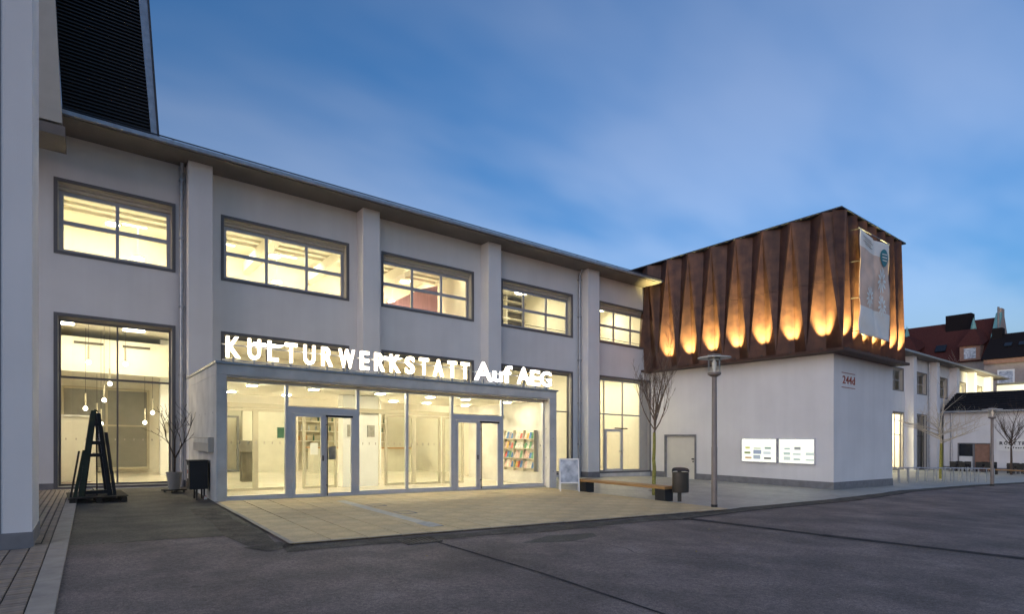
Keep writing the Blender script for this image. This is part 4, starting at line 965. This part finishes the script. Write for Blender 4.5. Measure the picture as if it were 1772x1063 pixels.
part('wall', MB().box(93, 93.4, -5, 20.6, -2.6, 7.9), 'plaster', lw, slope=False); part('coping', MB().box(92.8, 93.5, -5, 20.7, 7.91, 8.15), 'roofdark', lw, slope=False)
fl = thing('roof_floodlight', 'small floodlight on the roastery roof lighting the pale wall', 'lamp', (80, 15, 5.6))
part('lamp_head', MB().box(-.2, .2, -.4, .4, -.2, .2), 'blackmetal', fl, world=False)
part('bracket', MB().box(-.05, .05, -.05, .05, -1.2, -.2), 'blackmetal', fl, world=False)
fd = bpy.data.lights.new('flood_beam', 'AREA'); fd.energy = 260; fd.size = .8; fd.color = (1, .88, .5); fo = link(bpy.data.objects.new('flood_beam', fd), fl); fo.location = (.25, 0, .1); fo.rotation_euler = Vector((1, -.1, .12)).to_track_quat('-Z', 'Y').to_euler()
W('rear_roof', MB().box(XR + 4.5, 92.5, 2, 20.2, 3.6, 4.4), 'roofdark')
def chair(x, y, rz):
    t = thing('terrace_chair', 'dark terrace chair standing before the low roastery building', 'chair', (x, y, gz(x)), rz, 'terrace chairs before the roastery')
    part('seat', MB().box(-.25, .25, -.25, .25, .42, .47), 'black', t, world=False); part('backrest', MB().box(-.25, .25, .2, .25, .47, .95), 'black', t, world=False)
    for a in (-.22, .22):
        for b in (-.22, .22): part('leg', MB().box(a - .025, a + .025, b - .025, b + .025, 0, .42), 'black', t, world=False)
def ttable(x, y):
    t = thing('terrace_table', 'dark terrace table standing before the low roastery building', 'table', (x, y, gz(x)), 0, 'terrace tables before the roastery')
    part('table_top', MB().box(-.4, .4, -.7, .7, .72, .76), 'black', t, world=False)
    for a in (-.35, .35):
        for b in (-.62, .62): part('leg', MB().box(a - .03, a + .03, b - .03, b + .03, 0, .72), 'black', t, world=False)
for x, y in ((67, 17.6), (68.5, 16.0), (67, 13.4), (68, 11.6)):
    ttable(x, y)
    for dx_, dy_, rz in ((-.7, .3, 1.6), (-.7, -.4, 1.5), (.7, .3, -1.6), (.7, -.4, -1.5)): chair(x + dx_, y + dy_, rz)
t = thing('low_bench', 'long low brown timber bench beneath the far bare tree', 'bench', (62, 12.2, gz(62)), 0)
part('seat', MB().box(-.25, .25, -2.2, 2.2, .38, .46), 'woodbench', t, world=False)
for y in (-1.9, 1.5): part('foot', MB().box(-.22, .22, y, y + .4, 0, .379), 'black', t, world=False)

# red-roofed house
hx, hy0, hy1 = 128, 27.5, 46
rh = thing('red_roofed_house', 'tall old house with dark red tiled roof, dormers and stepped gable', 'house', (hx, 36, gz(hx)))
H_ = lambda n, mb, m, p=rh: part(n, mb, m, p, slope=False)
ze, zr, hw = 14.2, 22.3, 6.5
H_('wall', MB().box(hx - hw + .4, hx + hw - .4, hy0, hy1, -3, ze), 'housewall')
rf = H_('roof', MB().prism([(hx - hw, hy0 + .5, ze), (hx + hw, hy0 + .5, ze), (hx, hy0 + .5, zr)], (0, hy1 - hy0, 0)), 'tile_red')
H_('gable', MB().prism([(hx - hw - .2, hy0, ze - 1), (hx + hw, hy0, ze - 1), (hx + .9, hy0, zr + .2), (hx + .9, hy0, zr + 1.4), (hx - .9, hy0, zr + 1.4), (hx - .9, hy0, zr + .2)], (0, .6, 0)), 'housewall')
H_('gable_coping', MB().prism([(hx - hw - .5, hy0 - .1, ze + .2), (hx - hw - .1, hy0 - .1, ze), (hx - .8, hy0 - .1, zr + .1), (hx - 1.2, hy0 - .1, zr + .6)], (0, .8, 0)), 'copper')
for y, s in ((30.5, 1.1), (40.5, 1.5)):
    zb_ = ze + .2; xf = hx - hw - .1
    dm_ = H_('dormer', MB().box(xf, xf + 4, y - 1.3 * s, y + 1.3 * s, zb_, zb_ + 2.6), 'sandstone')
    H_('dormer_roof', MB().quad((xf - .3, y - 1.7 * s, zb_ + 2.5), (xf - .3, y + 1.7 * s, zb_ + 2.5), (xf + 2, y, zb_ + 6.2)).quad((xf - .3, y - 1.7 * s, zb_ + 2.5), (xf + 2, y, zb_ + 6.2), (xf + 5, y - 1.7 * s, zb_ + 4.2)).quad((xf - .3, y + 1.7 * s, zb_ + 2.5), (xf + 5, y + 1.7 * s, zb_ + 4.2), (xf + 2, y, zb_ + 6.2)).quad((xf - .3, y - 1.7 * s, zb_ + 2.5), (xf + 5, y - 1.7 * s, zb_ + 4.2), (xf + 5, y + 1.7 * s, zb_ + 4.2), (xf - .3, y + 1.7 * s, zb_ + 2.5)), 'tile_red', dm_)
    H_('dormer_window', MB().box(xf - .05, xf - .01, y - .75 * s, y + .75 * s, zb_ + .3, zb_ + 2.1), 'poster', dm_)
    H_('finial', MB().lathe(xf + 2, y, [(.45, zb_ + 5.6), (.3, zb_ + 6.5), (.02, zb_ + 7.6)], 8), 'copper', dm_)
for y, s in ((33.5, 1.9), (45, 1.2)): H_('chimney', MB().box(hx - 1.4, hx + .6, y - s, y + s, zr - 2, zr + 1.2), 'tile_dark', rf)
H_('skylight', MB().prism([(hx - 5.0, 34.4, ze + 2.3), (hx - 5.0, 36, ze + 2.3), (hx - 4.0, 36, ze + 3.5), (hx - 4.0, 34.4, ze + 3.5)], (-.2, 0, .15)), 'darkroom', rf)
# dark-roofed house
hx, hy0, hy1 = 116, 2, 26.0
dh = thing('dark_roofed_house', 'pinkish house with a long black roof and one lit dormer window', 'house', (hx, 14, gz(hx)))
H2 = lambda n, mb, m, p=dh: part(n, mb, m, p, slope=False)
ze, zr, hw = 13.1, 17.6, 6
H2('wall', MB().box(hx - hw + .5, hx + hw - .5, hy0, hy1, -3, ze - .01), 'housewall')
H2('cornice', MB().box(hx - hw + .2, hx - hw + .49, hy0, hy1, ze - .7, ze - .02), 'sandstone')
rf = H2('roof', MB().prism([(hx - hw, hy0, ze), (hx + hw, hy0, ze), (hx, hy0, zr)], (0, hy1 - hy0 + .3, 0)), 'tile_dark')
for y in (8, 13.2, 18.4, 23.4):
    wv = H2('window', MB().box(hx - hw + .44, hx - hw + .49, y - .8, y + .8, 8.6, 11.2), 'poster'); H2('window_frame', MB().box(hx - hw + .40, hx - hw + .5, y - 1.0, y - .8, 8.4, 11.4).box(hx - hw + .40, hx - hw + .5, y + .8, y + 1.0, 8.4, 11.4).box(hx - hw + .40, hx - hw + .5, y - .8, y + .8, 11.2, 11.4), 'white', wv)
dm_ = H2('dormer', MB().box(hx - 4.6, hx - 1, 16.2, 19.6, ze + .8, ze + 3.0), 'tile_dark', rf)
H2('dormer_window', MB().box(hx - 4.66, hx - 4.61, 16.5, 19.3, ze + 1.0, ze + 2.5), emit('litwindow', (1, .86, .62), .14), rf)
for y in (21.5, 23.2): H2('skylight', MB().prism([(hx - 3.4, y, ze + 2.0), (hx - 3.4, y + .9, ze + 2.0), (hx - 2.6, y + .9, ze + 2.6), (hx - 2.6, y, ze + 2.6)], (-.15, 0, .12)), 'darkroom', rf)
H2('chimney', MB().box(hx - 1, hx + .5, 24.8, 26.1, zr - 1.5, zr + .9), 'tile_dark', rf)
H2('vent_pipe', MB().tube((hx, 25.5, zr + .8), (hx, 25.5, zr + 4.4), .14, n=10), 'plinth', rf)
